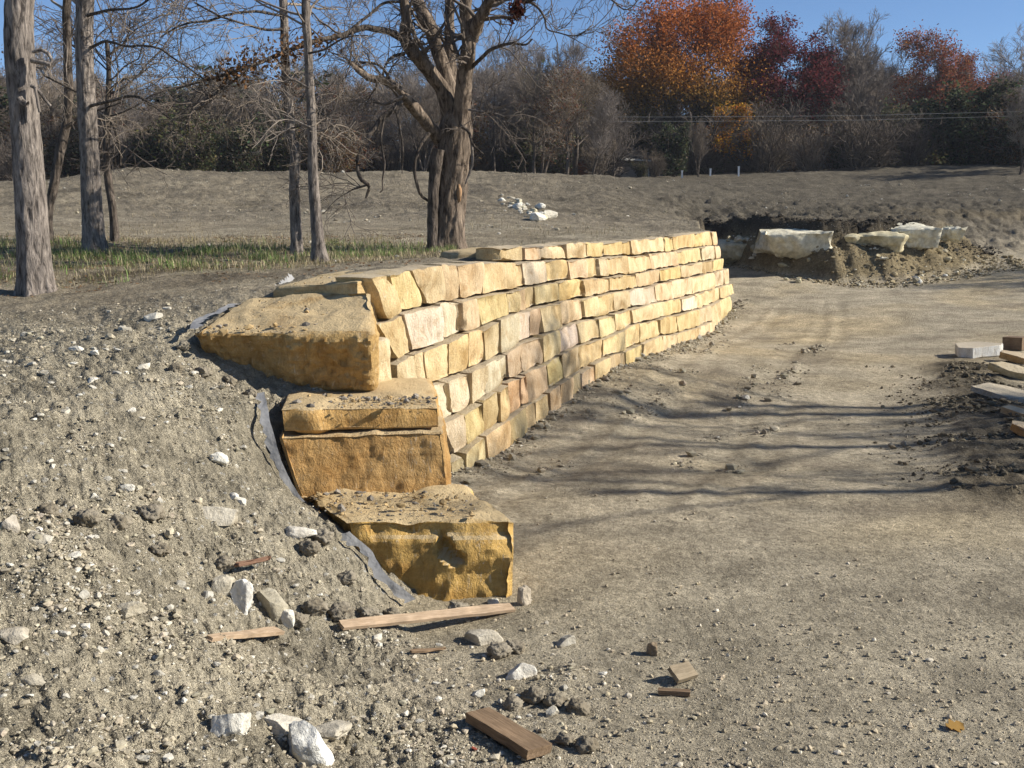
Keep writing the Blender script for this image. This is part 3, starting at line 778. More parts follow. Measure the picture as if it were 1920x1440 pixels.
for (p0, p1, yt, yb, Y, dep, sd, c, lab) in [
    (1336, 1428, 450, 492, 34.2, 1.6, 3, (.66, .60, .42), "long cream limestone ledge beside the far end of the stone wall"),
    (1428, 1562, 427, 480, 31.4, 1.9, 8, (.68, .63, .48), "big cream boulder jutting from the middle of the dug bank"),
    (1584, 1692, 434, 474, 31.4, 1.9, 14, (.62, .55, .36), "cream ledge boulder over a dark hollow in the dug bank"),
    (1672, 1760, 421, 470, 31.6, 1.9, 17, (.70, .66, .52), "bright pale boulder at the right end of the dug bank"),
    (1770, 1797, 424, 452, 32.9, .8, 19, (.7, .66, .52), "small pale rock standing alone past the bank boulders")]:
    x0, x1 = XYf(p0, Y), XYf(p1, Y); zt_, zb_ = EYE - (yt - HOR) / F * Y, EYE - (yb - HOR) / F * Y
    h_, w_ = zt_ - zb_, x1 - x0
    o = block8("limestone_boulder", [(x0 + .22 * w_, Y + .40, zb_ + .12 * h_), (x1 - .08 * w_, Y - .02, zb_), (x0, Y + dep, zb_), (x1 - .05, Y + dep, zb_),
        (x0, Y + .22, zt_ - .22 * h_), (x1 - .03 * w_, Y - .28, zt_ - .1 * h_), (x0 + .1 * w_, Y + dep, zt_ + .02), (x1 - .14 * w_, Y + dep, zt_ + .06)], (26, 18, 14), sd, .10, .09, M_rock, None, tuple(q * 1.08 for q in c))
    flat_sharp(o, 42)
    tag(o, lab, "boulder", "limestone boulders in the dug bank")
for i in range(26):
    r = random.Random(500 + i)
    if i < 9: x, y, Y = 1356 + r.random() * 60, 444 + r.random() * 7, 34.3; sz = r.uniform(.16, .42)
    elif i < 15: x, y, Y = r.uniform(1355, 1440), r.uniform(474, 492), None; sz = r.uniform(.15, .5)
    else: x, y, Y = r.uniform(1440, 1780), r.uniform(490, 532), None; sz = r.uniform(.12, .4)
    o = rock("limestone_rock", x, y, (sz, sz * r.uniform(.6, 1), sz * r.uniform(.45, .8)), 520 + i, random.Random(i).choice([cream, white, (.5, .43, .28)]), 2, Y=Y, sink=.3)
    tag(o, "small pale limestone chunk fallen at the foot of the dug bank" if i >= 9 else "white limestone chunk heaped on the ledge beside the wall end", "rock", "broken limestone around the dug bank")

# chalk rubble spilling down the mound
for i in range(48):
    r = random.Random(700 + i)
    if i == 0: x, y, sz = 1030, 408, .62
    elif i == 1: x, y, sz = 1008, 414, .5
    elif i == 2: x, y, sz = 1012, 392, .4
    else:
        t = r.random(); x, y, sz = 955 + 75 * t + r.uniform(-22, 16), 374 + 38 * t + r.uniform(-8, 7), r.uniform(.12, .42)
    o = rock("chalk_rock", x, y, (sz, sz * r.uniform(.6, 1), sz * r.uniform(.35, .6) * (1.2 if i < 3 else 1)), 720 + i, r.choice([white, cream, (.6, .56, .46)]), 2, sink=.3 if i < 3 else .45)
    tag(o, "largest pale block at the foot of the rubble spill" if i == 0 else "white chalk chunk in the rubble spill on the mound", "rock", "chalk rubble spilling down the mound")

# ------------------------------------------------------------------ trees
def catmull(P, n):
    P = np.asarray(P, float)
    Pp = np.concatenate([[2 * P[0] - P[1]], P, [2 * P[-1] - P[-2]]])
    t = np.linspace(0, len(P) - 1, n); i = np.minimum(t.astype(int), len(P) - 2); f = (t - i)[:, None]
    a, b, c, d = Pp[i], Pp[i + 1], Pp[i + 2], Pp[i + 3]
    return .5 * (2 * b + (c - a) * f + (2 * a - 5 * b + 4 * c - d) * f * f + (3 * b - a - 3 * c + d) * f ** 3)
def unit(v): return v / (np.linalg.norm(v, axis=-1, keepdims=True) + 1e-12)
def tubes(P, R, sides, cap=True):
    """P (M,n,3), R (M,n) -> verts, quads"""
    M, n, _ = P.shape
    T = unit(np.gradient(P, axis=1))
    ref = np.where(np.abs(T[..., 2:3]) > .9, np.array([1., 0, 0]), np.array([0, 0, 1.]))
    ref = np.broadcast_to(ref[:, n // 2:n // 2 + 1], T.shape)
    A_ = unit(np.cross(T, ref)); B_ = np.cross(T, A_)
    a = np.arange(sides) / sides * 2 * np.pi
    V = P[:, :, None] + R[:, :, None, None] * (np.cos(a)[:, None] * A_[:, :, None] + np.sin(a)[:, None] * B_[:, :, None])
    i = np.arange(M * n * sides).reshape(M, n, sides)
    j = np.roll(i, -1, axis=2)
    Qd = np.stack([i[:, :-1], j[:, :-1], j[:, 1:], i[:, 1:]], -1).reshape(-1, 4)
    return V.reshape(-1, 3), Qd
class Bag:
    def __init__(self): self.V, self.Q, self.n = [], [], 0
    def add(self, P, R, sides):
        if len(P) == 0: return
        v, q = tubes(P, R, sides)
        self.V.append(v); self.Q.append(q + self.n); self.n += len(v)
    def mesh(self, name, mat):
        return mesh_np(name, np.concatenate(self.V), np.concatenate(self.Q), mat, True)
def grow(P, R, rg, k, ln, ang, n, wig=.18, up=.0, t0=.25, t1=1.0, rk=.55, rmin=.006, taper=.35, lenfall=.5):
    """k children from each polyline of P; returns arrays of child polylines"""
    M, m, _ = P.shape
    if M == 0: return np.zeros((0, n, 3)), np.zeros((0, n))
    t = np.sort(rg.uniform(t0, t1, (M, k)), axis=1) * (m - 1)
    i = np.minimum(t.astype(int), m - 2); f = (t - i)[..., None]
    idx_ = np.arange(M)[:, None]
    st = P[idx_, i] * (1 - f) + P[idx_, i + 1] * f
    rad = (R[idx_, i] * (1 - f[..., 0]) + R[idx_, i + 1] * f[..., 0]) * rk * rg.uniform(.7, 1.1, (M, k))
    tan = unit(P[idx_, i + 1] - P[idx_, i])
    rv = rg.normal(size=(M, k, 3)); perp = unit(rv - tan * np.sum(rv * tan, -1, keepdims=True))
    a = ang * rg.uniform(.6, 1.3, (M, k))[..., None]
    d = unit(tan * np.cos(a) + perp * np.sin(a) + np.array([0, 0, up]))
    L = ln * rg.uniform(.55, 1.25, (M, k)) * (1 - lenfall * t / (m - 1))
    out = np.zeros((M, k, n, 3)); out[:, :, 0] = st
    cur = d
    for s in range(1, n):
        cur = unit(cur + wig * rg.normal(size=cur.shape) + np.array([0, 0, up * .35]))
        out[:, :, s] = out[:, :, s - 1] + cur * (L / (n - 1))[..., None]
    rr_ = np.maximum(rad[..., None] * np.linspace(1, taper, n), rmin)
    return out.reshape(M * k, n, 3), rr_.reshape(M * k, n)
def jag_trunk(P, R, sides, rg, depth, freq=9, name="trunk", mat=None, buttress=.0):
    """a trunk surface with furrowed bark relief"""
    n = len(P)
    T = unit(np.gradient(P, axis=0))
    A_ = unit(np.cross(T, np.array([0, 1., 0]) + 0 * T)); B_ = np.cross(T, A_)
    a = np.arange(sides) / sides * 2 * np.pi
    Ls = np.concatenate([[0], np.cumsum(np.linalg.norm(np.diff(P, axis=0), axis=1))])
    AA, LL = np.meshgrid(a, Ls)
    rad = R[:, None]
    o = rg.uniform(0, 50)
    q = np.stack([np.cos(AA) * freq * .22, np.sin(AA) * freq * .22, LL * 1.5 + o], -1)
    w_ = fbm(q * .8 + 5, 2) * .9
    q2 = np.stack([np.cos(AA + .12 * w_) * freq, np.sin(AA + .12 * w_) * freq, LL * 3.2 + o], -1)
    rdg = 1 - 2 * np.abs(perlin(q2))
    d = depth * (rdg - .4) + depth * .8 * fbm(q * 2, 2)
    flare = 1.6 * buttress * np.exp(-LL / .2) * (1 + .8 * np.cos(AA * 5 + o)) * rad
    r = rad + d + flare
    V_ = P[:, None] + r[..., None] * (np.cos(AA)[..., None] * A_[:, None] + np.sin(AA)[..., None] * B_[:, None])
    i = np.arange(n * sides).reshape(n, sides); j = np.roll(i, -1, axis=1)
    Qd = np.stack([i[:-1], j[:-1], j[1:], i[1:]], -1).reshape(-1, 4)
    return mesh_np(name, V_.reshape(-1, 3), Qd, mat, True)
def path3(pts, Y, bow=0, rg=None):
    """pixel centre line with widths -> 3d path and radii at distance Y"""
    n = len(pts)
    out = []; rad = []
    for i, (x, y, wd) in enumerate(pts):
        yy = Y[i] if hasattr(Y, '__len__') else Y + bow * i / max(1, n - 1)
        out.append(at(x, y, yy)); rad.append(wd / 2 / F * yy)
    return np.array(out), np.array(rad)
def smooth_path(P, R, step):
    L = np.sum(np.linalg.norm(np.diff(P, axis=0), axis=1)); n = max(4, int(L / step))
    return catmull(P, n), np.interp(np.linspace(0, len(R) - 1, n), np.arange(len(R)), R)
def leaf_quads(pts, rg, size, cols, spread=.15, jitter=.25, bend=.3):
    n = len(pts)
    c = pts + rg.normal(size=(n, 3)) * spread
    a = unit(rg.normal(size=(n, 3))); b = unit(np.cross(a, rg.normal(size=(n, 3))))
    s = size * rg.uniform(.6, 1.35, (n, 1))
    V_ = np.stack([c - a * s, c - b * s * .55, c + a * s, c + b * s * .55], 1)
    nn = np.cross(a, b); V_[:, 0] += nn * s * bend; V_[:, 2] += nn * s * bend
    col = np.repeat(cols * (1 + jitter * rg.normal(size=(n, 1)) * .6), 4, axis=0)
    return V_.reshape(-1, 3), np.arange(4 * n).reshape(n, 4), np.clip(col, .01, .9)

def place_tree(name, base, rot=0):
    return empty(name, tuple(base), rot)
def localise(me_objs, base):
    for o in me_objs:
        o.location = (0, 0, 0)
        me = o.data
        co = np.empty(len(me.vertices) * 3, np.float32); me.vertices.foreach_get("co", co)
        co = co.reshape(-1, 3) - np.array(base, np.float32); me.vertices.foreach_set("co", co.ravel()); me.update()

def near_tree(name, label, trunk_pts, Y, limbs, seed, bark, depth, top_h, crown=True, buttress=.35, sides=40, lean=(0, 0), twig_mat=None, extra_twigs=1.0, in_frame=True):
    """trunk traced in the picture and carried on above the frame, with limbs, then twigs"""
    rg = np.random.default_rng(seed)
    P, R = path3(trunk_pts, Y)
    base = P[0].copy(); base[2] = gz(base[0], base[1]) - .02
    P[0] = base - np.array([0, 0, .12])
    if top_h:
        Lx = P[-1]
        for q in range(1, 5):
            h = q / 4
            P = np.concatenate([P, [Lx + np.array([lean[0] * h + rg.normal() * .12, lean[1] * h + rg.normal() * .12, (top_h - (Lx[2] - base[2])) * h])]])
            R = np.concatenate([R, [R[len(trunk_pts) - 1] * (1 - .72 * h)]])
    Ps, Rs = smooth_path(P, R, .045)
    root = place_tree(name, base)
    objs = []
    me = jag_trunk(Ps, Rs, sides, rg, depth, 10 if sides > 30 else 5, "trunk", bark, buttress)
    objs.append(link_mesh("trunk", me, root))
    LP, LR = [], []
    for lb in limbs:
        pts, Ys = lb[0], lb[1]
        p, r = path3(pts, Ys)
        p, r = smooth_path(p, r, .06)
        p = p + .012 * np.stack([fbm(p * 3 + i_ * 9.1 + seed, 2) for i_ in range(3)], 1) * 1.5
        if len(lb) > 2 and lb[2] == 'big':
            me = jag_trunk(p, r, 22, rg, depth * .6, 5, "branch", bark)
        else:
            v, q = tubes(p[None], r[None], 7); me = mesh_np("branch", v, q, lb[3] if len(lb) > 3 else M_barkd, True)
        objs.append(link_mesh("branch", me, root))
        if len(lb) > 2 and 'nt' in lb[2]: continue
        LP.append(catmull(p, 12)); LR.append(np.interp(np.linspace(0, len(r) - 1, 12), np.arange(len(r)), r))
    bag = Bag()
    if crown:
        tr = catmull(Ps[len(Ps) // 3:], 16)[None]; trr = np.interp(np.linspace(0, 1, 16), np.linspace(0, 1, len(Rs) - len(Rs) // 3), Rs[len(Rs) // 3:])[None]
        n1, r1 = grow(tr, trr, rg, int(13 * extra_twigs), 2.6, 1.05, 8, .2, .12, .35, 1, .42, .012)
        bag.add(n1, r1, 5)
    else: n1, r1 = np.zeros((0, 8, 3)), np.zeros((0, 8))
    n2s, r2s = [], []
    if len(n1):
        a, b = grow(n1, r1, rg, 6, 1.25, .8, 7, .24, .05, .2, 1, .6, .006); n2s.append(a); r2s.append(b)
    if LP:
        a, b = grow(np.array(LP), np.array(LR), rg, 7, 1.1, .9, 7, .26, .0, .25, 1, .45, .006); n2s.append(a); r2s.append(b)
    if n2s:
        a, b = np.concatenate(n2s), np.concatenate(r2s); bag.add(a, b, 4)
        c, d = grow(a, b, rg, 5, .6, .8, 5, .28, -.02, .15, 1, .6, .004); bag.add(c, d, 3)
        e, f = grow(c, d, rg, 3, .3, .8, 4, .3, -.03, .2, 1, .6, .003); bag.add(e, f, 3)
        o = link_mesh("twigs", bag.mesh("twigs", twig_mat or M_twig), root); o["kind"] = "stuff"; objs.append(o)
        root_tips = e
    localise(objs, base)
    tag(root, label, "tree", "trees on the grass behind the wall")
    return root, base

# far left oak
T1, b1 = near_tree("oak_tree", "thickest grey-barked trunk at the left edge with a broken looped branch stub", [(70, 556, 58), (62, 450, 55), (56, 350, 52), (48, 240, 48), (38, 120, 49), (35, 30, 47), (37, -60, 45)], 12.0,
   [([(58, 112, 11), (78, 116, 10), (96, 122, 9)], 11.85, 'nt', M_barkg), ([(60, 97, 6), (76, 92, 7), (90, 99, 7), (97, 112, 6), (95, 124, 5)], 11.85, 'nt', M_barkg),
    ([(58, 160, 8), (72, 168, 7), (82, 184, 6), (95, 200, 5)], 11.85, 'nt', M_barkg), ([(66, 165, 5), (70, 190, 6), (74, 210, 5)], 11.8, 'nt', M_barkg),
    ([(34, 182, 12), (40, 190, 12), (50, 194, 12)], 11.75, 'nt', M_barkg)],
   101, M_barkg, .016, 8.5, True, .3, 56, (.2, .3), None, .9)
T2, b2 = near_tree("oak_tree", "slim dark trunk curving up between the two thick left trunks", [(92, 458, 15), (90, 400, 16), (99, 358, 16), (111, 292, 16), (124, 233, 15), (129, 183, 15), (126, 83, 14), (126, 0, 13)], 17,
   [([(122, 240, 7), (150, 222, 5), (190, 205, 4), (230, 190, 3)], 16.8)], 102, M_barkd, .012, 8.5, True, .2, 24)
T3, b3 = near_tree("oak_tree", "second thick straight grey trunk rising from the grass", [(181, 478, 42), (175, 430, 36), (172, 380, 34), (168, 292, 32), (162, 180, 31), (158, 90, 29), (160, 0, 29)], 16,
   [([(170, 198, 6), (215, 187, 5), (250, 180, 5), (283, 195, 4), (318, 222, 3.5)], [15.9, 15.7, 15.5, 15.4, 15.3]),
    ([(165, 92, 6), (200, 78, 5), (240, 86, 4.5), (290, 88, 4), (330, 112, 3.5), (385, 150, 2.5)], [16, 15.8, 15.6, 15.4, 15.2, 15]),
    ([(162, 30, 6), (205, 20, 5), (260, 12, 4), (300, -20, 4)], 15.8), ([(160, 180, 5), (120, 160, 4), (80, 140, 3)], 16.2)],
   103, M_barkg, .016, 9, True, .3, 44, (.2, .2), None, 1.1)
T4, b4 = near_tree("oak_tree", "small crooked dark trunk just right of the second thick trunk", [(216, 455, 15), (212, 400, 13), (204, 345, 13), (200, 290, 12), (201, 235, 12), (203, 190, 10), (204, 130, 8), (200, 80, 6)], 18,
   [([(203, 215, 6), (216, 245, 5), (225, 280, 4), (226, 310, 4)], 18), ([(203, 170, 5), (230, 150, 4), (260, 140, 3), (285, 120, 2)], 17.8)],
   104, M_barkd, .01, 0, True, .2, 20, (0, 0), M_twigd)
T5, b5 = near_tree("oak_tree", "thin bent trunk, left of the pair in the middle of the grass", [(558, 477, 21), (554, 400, 19), (552, 333, 18), (554, 283, 18), (545, 258, 17), (542, 208, 16), (535, 125, 15), (533, 42, 14), (531, 0, 14)], 15.5,
   [([(533, 30, 5), (480, 22, 5), (430, 27, 4.5), (390, 40, 4), (345, 45, 3.5), (300, 70, 2.5)], [15.5, 15.3, 15.1, 15, 14.9, 14.8]),
    ([(538, 55, 5), (500, 56, 5), (460, 45, 4), (410, 30, 4), (365, 5, 3)], [15.5, 15.3, 15.1, 15, 15]),
    ([(545, 240, 4), (570, 236, 3.5), (600, 245, 3), (630, 232, 2)], [15.4, 15, 14.8, 14.7], '', M_barkg), ([(540, 205, 4), (510, 190, 3.5), (470, 182, 3), (440, 188, 2)], 15.2, '', M_barkg)],
   105, M_barkg, .010, 8.5, True, .25, 26, (.1, .1))
T6, b6 = near_tree("oak_tree", "thin straight trunk with a flared foot, right of the pair in the grass", [(601, 494, 28), (596, 450, 21), (593, 410, 20), (587, 333, 18), (585, 250, 16), (581, 167, 15), (577, 83, 14), (574, 0, 14)], 14.5,
   [([(578, 100, 4.5), (610, 92, 4), (650, 70, 3), (690, 66, 2)], 14.3), ([(581, 165, 4), (550, 150, 3.5), (520, 158, 2.5)], 14.3, '', M_barkg), ([(585, 240, 3.5), (560, 228, 3), (530, 215, 2.5)], 14.2, '', M_barkg)],
   106, M_barkg, .009, 8.5, True, .4, 26, (.1, .1))

# the big many-limbed tree at the end of the cap course
Y7 = 16.5
limbs7 = [
 ([(846, 215, 34), (830, 167, 26), (807, 137, 24), (783, 108, 23), (765, 83, 22), (759, 58, 19), (762, 30, 17), (758, -5, 15), (748, -60, 12)], [16.5, 16.4, 16.3, 16.2, 16.15, 16.1, 16.1, 16.1, 16], 'big'),
 ([(850, 205, 34), (836, 142, 24), (822, 100, 23), (810, 63, 22), (797, 33, 22), (785, 8, 20), (770, -40, 16)], [16.5, 16.6, 16.7, 16.8, 16.8, 16.9, 17], 'big'),
 ([(852, 200, 26), (847, 150, 18), (845, 100, 17), (843, 50, 16), (844, 0, 15), (846, -60, 12)], [16.6, 16.9, 17, 17.1, 17.2, 17.2], 'big'),
 ([(862, 235, 34), (867, 190, 30), (870, 150, 27), (877, 100, 26), (879, 58, 23), (874, 25, 21), (875, -5, 20), (880, -60, 16)], [16.4, 16.3, 16.2, 16.1, 16.1, 16.1, 16.1, 16], 'big'),
 ([(884, 75, 20), (891, 55, 19), (899, 36, 18), (913, 12, 17), (926, -14, 15), (945, -60, 12)], [16.1, 16, 15.9, 15.8, 15.7, 15.6], 'big'),
 ([(884, 126, 8), (903, 108, 7), (918, 95, 7), (940, 85, 6), (963, 81, 5), (985, 84, 4), (998, 74, 3)], [16.1, 15.9, 15.8, 15.7, 15.6, 15.5, 15.5]),
 ([(760, 74, 15), (730, 60, 13), (705, 55, 12), (680, 53, 11), (640, 66, 9), (600, 76, 9), (540, 95, 8), (470, 124, 7), (400, 146, 6), (330, 166, 3)], [16.1, 16, 15.9, 15.8, 15.6, 15.4, 15.2, 15, 14.9, 14.8]),
 ([(826, 262, 26), (808, 241, 20), (781, 208, 20), (759, 184, 18), (735, 160, 16), (716, 149, 13), (694, 146, 11), (675, 135, 8), (655, 117, 4)], [16.5, 16.3, 16.1, 15.9, 15.7, 15.6, 15.5, 15.4, 15.3], 'big'),
 ([(752, 190, 12), (740, 204, 13), (721, 216, 11), (702, 241, 8), (686, 265, 7), (673, 290, 6), (670, 317, 7), (678, 336, 8), (692, 348, 7), (687, 372, 4)], [15.8, 15.7, 15.6, 15.5, 15.4, 15.4, 15.4, 15.4, 15.4, 15.4], 'nt'),
 ([(690, 346, 4), (672, 352, 4), (650, 362, 2)], 15.4),
 ([(722, 215, 5), (716, 250, 4), (716, 273, 4), (721, 306, 4), (717, 338, 3), (718, 355, 3), (712, 361, 2)], 15.5, 'nt'),
 ([(742, 205, 5), (750, 240, 4), (755, 270, 4), (756, 290, 3), (754, 325, 2)], 15.6, 'nt'),
 ([(804, 250, 8), (784, 280, 6), (778, 317, 6), (786, 360, 6), (803, 377, 5)], [16.1, 16, 16, 16.1, 16.3], 'nt'),
 ([(884, 262, 5), (886, 290, 5), (883, 315, 5), (873, 345, 3)], 16.1, 'nt', M_barkg),
 ([(862, 236, 7), (880, 248, 6), (886, 270, 5), (908, 290, 3)], 16.0, 'nt'),
 ([(878, 206, 4), (915, 211, 4), (947, 219, 3)], [16.2, 15.9, 15.7], '', M_barkg),
 ([(735, 160, 7), (720, 130, 5), (700, 118, 5), (664, 116, 3)], 15.6),
 ([(716, 150, 5), (722, 125, 4), (735, 108, 5), (758, 100, 7)], [15.6, 15.8, 16, 16.2]),
 ([(650, 62, 6), (690, 30, 5), (720, 6, 5), (760, 2, 6)], [15.7, 15.9, 16, 16.1]),
 ([(430, 136, 7), (410, 170, 7), (385, 195, 6), (358, 214, 5), (345, 245, 3)], [15, 14.9, 14.8, 14.8, 14.8]),
 ([(470, 122, 5), (430, 160, 4), (400, 178, 3), (370, 172, 2)], 14.9),
 ([(926, -14, 6), (960, -6, 6), (1000, 8, 5), (1020, 30, 4), (1027, 55, 3), (1050, 62, 2.5), (1085, 68, 2), (1108, 48, 1.5)], [15.6, 15.5, 15.4, 15.3, 15.3, 15.3, 15.2, 15.2]),
 ([(960, -6, 6), (980, 4, 8), (1010, -4, 6), (1060, -18, 4), (1130, -8, 3), (1172, 18, 2.5), (1200, -4, 2)], [15.5, 15.4, 15.3, 15.2, 15.1, 15, 15]),
]
T7, b7 = near_tree("old_tree", "large many-limbed tree with shaggy brown bark at the end of the top course", [(838, 476, 62), (841, 430, 56), (843, 400, 55), (848, 330, 55), (852, 280, 58), (855, 240, 58), (856, 205, 40), (856, 185, 18)], Y7,
   limbs7, 107, M_barkb, .034, 0, False, .3, 64, (0, 0), M_twigd)
# thin second stem hugging its left side, scar, hanging leaf clump
P, R = path3([(811, 474, 20), (811, 400, 18), (815, 330, 20), (822, 280, 22)], 16.25)
P[0, 2] -= .1
Ps, Rs = smooth_path(P, R, .05)
st = link_mesh("trunk", jag_trunk(Ps - b7, Rs, 20, np.random.default_rng(5), .015, 5, "trunk", M_barkd), T7)
m_scar, t_, b_ = new_mat("bare_wood", .8)
n_ = noise(t_, vscale(t_, N(t_, "ShaderNodeNewGeometry").outputs["Position"], (1, 1, .2)), 20, 4)
t_.links.new(mix(t_, (.26, .14, .065), (.42, .27, .15), n_.outputs[0]), b_.inputs["Base Color"])
v, q = ICO[3]
sc = at(861, 362, 16.5 - .2)
vv = v * np.array([.04, .035, .14]); vv += .012 * np.stack([fbm(v * 3 + i * 5, 2) for i in range(3)], 1)
o = link_mesh("bark_scar", mesh_np("bark_scar", vv + sc - b7, q, m_scar, True), T7)
o["label"] = "bare orange wood where a strip of bark is torn off"
rgl = np.random.default_rng(77)
lc = at(968, 18, 15.4) - b7
v_, q_, c_ = leaf_quads(lc + rgl.normal(size=(260, 3)) * np.array([.055, .06, .07]), rgl, .035, np.array([.10, .03, .018]) * rgl.uniform(.5, 1.6, (260, 1)), .02)
tag(link_mesh("leaf_clump", mesh_np("leaf_clump", v_, q_, M_leaf, True, c_), T7), "dark red clump of dead leaves hanging at the top of the frame", None, None, 'stuff')
# sparse dry leaves along the long left limb
pts = catmull(path3([(600, 76, 9), (540, 95, 8), (470, 124, 7), (400, 146, 6)], [15.4, 15.2, 15, 14.9])[0], 40)
pp = pts[rgl.integers(0, 40, 700)]
v_, q_, c_ = leaf_quads(pp - b7, rgl, .035, np.array([.17, .09, .04]) * rgl.uniform(.5, 1.5, (700, 1)), .12)
o = link_mesh("dry_leaves", mesh_np("dry_leaves", v_, q_, M_leaf, True, c_), T7); o["kind"] = "stuff"

# ---- far trees: prototypes, then copies
def bare_proto(seed, H, spread, n_prim, upb, mat_t, dens=(7, 6, 4), multi=1, rt=.16, twr=.011, prim_t0=.25, leaves=None, bark=M_barkd, ang=.95, fall=.45):
    rg = np.random.default_rng(seed)
    tr = []
    for m in range(multi):
        a = rg.uniform(0, 6.28); tl = .0 if multi == 1 else .28
        n = 14; z = np.linspace(-.2, H * .82, n)
        wob = np.cumsum(rg.normal(size=(n, 2)) * .035 * H / 10, axis=0)
        x = wob[:, 0] + tl * z * math.cos(a); y = wob[:, 1] + tl * z * math.sin(a)
        tr.append(np.stack([x, y, z], 1))
    tr = np.array(tr); trr = np.repeat(np.linspace(rt, rt * .18, 14)[None], multi, 0)
    trr[:, 0] *= 1.4
    b0 = Bag(); b0.add(tr, trr, 9)
    p1, r1 = grow(tr, trr, rg, n_prim, spread, ang, 9, .13, upb, prim_t0, 1, .55, .02, .3, fall)
    b0.add(p1, r1, 5)
    p2, r2 = grow(p1, r1, rg, dens[0], spread * .5, .7, 7, .17, upb * .8, .2, 1, .6, .014, .4)
    p3, r3 = grow(p2, r2, rg, dens[1], spread * .27, .65, 5, .2, upb * .6, .15, 1, .65, twr, .5)
    p4, r4 = grow(p3, r3, rg, dens[2], spread * .15, .6, 4, .2, upb * .5, .15, 1, .7, twr * .8, .6)
    b1 = Bag(); b1.add(p2, r2, 4); b1.add(p3, r3, 3); b1.add(p4, r4, 3)
    t = b0.mesh("trunk", bark), b1.mesh("crown", mat_t)
    lm = None
    if leaves:
        src = np.concatenate([p4[:, 1:].reshape(-1, 3), p3[:, 2:].reshape(-1, 3)])
        lm = leaves(src, rg)
    return t, lm
def make_tree(name, meshes, loc, sc, rot, label, group=None, cat="tree", sx=1.0):
    root = empty(name, tuple(loc), rot)
    root.scale = (sc * sx, sc * sx, sc)
    (tm, cm), lm = meshes
    link_mesh("trunk", tm, root)
    tag(link_mesh("crown", cm, root), None, None, None, "stuff")
    if lm is not None: link_mesh("foliage", lm, root)["kind"] = "stuff"
    tag(root, label, cat, group)
    return root
def leaf_fn(n, size, colfn, spread=.25, zmin=None, dome=None):
    def f(src, rg):
        s = src if zmin is None else src[src[:, 2] > zmin]
        p = s[rg.integers(0, len(s), n)]
        if dome:
            m, cz, rx, rz = dome
            v = unit(rg.normal(size=(m, 3))); v[:, 2] = np.abs(v[:, 2]) * 1.3 - .3
            v = unit(v) * rg.uniform(.55, 1.0, (m, 1)) ** .6
            v *= 1 + .22 * fbm(v * 2.2 + 1.7, 3)[:, None]
            v = v[fbm(v * 4.5, 3) > .0]
            p = np.concatenate([p, v * np.array([rx, rx, rz]) + np.array([0, 0, cz])])
        # clumped: keep points where a noise field is high, so that gaps open up
        k = fbm(p * .8 + 3, 2) + .2 * rg.normal(size=len(p))
        p = p[k > -.3]
        v, q, c = leaf_quads(p, rg, size, colfn(p, rg), spread)
        return mesh_np("foliage", v, q, M_leaf, True, c)
    return f
def col_orange(p, rg):
    t = np.clip((p[:, 2] - 4.2 + 1.0 * fbm(p * .5, 2)) / 4.5, 0, 1)[:, None]
    g = np.array([.12, .105, .03]); o = np.array([.42, .19, .035]); r = np.array([.38, .12, .03])
    c = np.where(t < .4, g + (o - g) * (t / .4), o + (r - o) * ((t - .4) / .6))
    return c * rg.uniform(.55, 1.35, (len(p), 1))
def col_const(c, v=.4):
    return lambda p, rg: np.array(c) * rg.uniform(1 - v, 1 + v, (len(p), 1)) * (1 + .15 * rg.normal(size=(len(p), 3)))
protoA = bare_proto(1, 10.5, 4.8, 13, .16, M_twig, (8, 6, 4))
protoB = bare_proto(2, 10, 4.2, 15, .26, M_twig, (8, 6, 4), 2, .13)
protoC = bare_proto(3, 9, 5.0, 12, .08, M_twigd, (8, 6, 4), 1, .2)
protoD = bare_proto(4, 8, 3.4, 10, .22, M_twigd, (7, 6, 3), 3, .10)
protoOrange = bare_proto(5, 10.8, 6.4, 17, .10, M_twigd, (8, 6, 2), 1, .3, .014, .2, leaf_fn(70000, .085, col_orange, .34, None, (30000, 6.4, 5.6, 5.4)), ang=1.2, fall=.35)
protoRed = bare_proto(6, 9.6, 5.0, 14, .16, M_twigd, (8, 5, 2), 1, .2, .012, .3, leaf_fn(28000, .09, col_const((.14, .033, .035)), .25, 3.6, (6500, 6.6, 3.9, 4.4)), ang=1.1, fall=.3)
protoRust = bare_proto(7, 9.2, 4.6, 13, .18, M_twig, (8, 6, 3), 1, .17, .012, .25, leaf_fn(14000, .08, col_const((.27, .095, .05)), .22, 4.6), ang=1.05, fall=.35)
protoGold = bare_proto(9, 5.2, 2.4, 9, .05, M_twigd, (6, 5, 3), 1, .09, .01, .3, leaf_fn(9000, .08, col_const((.42, .21, .03)), .16, .6), ang=1.1)
protoBrown = bare_proto(10, 8, 4.2, 12, .1, M_twig, (7, 6, 3), 1, .16, .012, .2, leaf_fn(5000, .07, col_const((.15, .085, .045)), .25))
protoThin = bare_proto(12, 9, 3.4, 8, .35, M_twigd, (4, 3, 2), 1, .2, .012, .35)
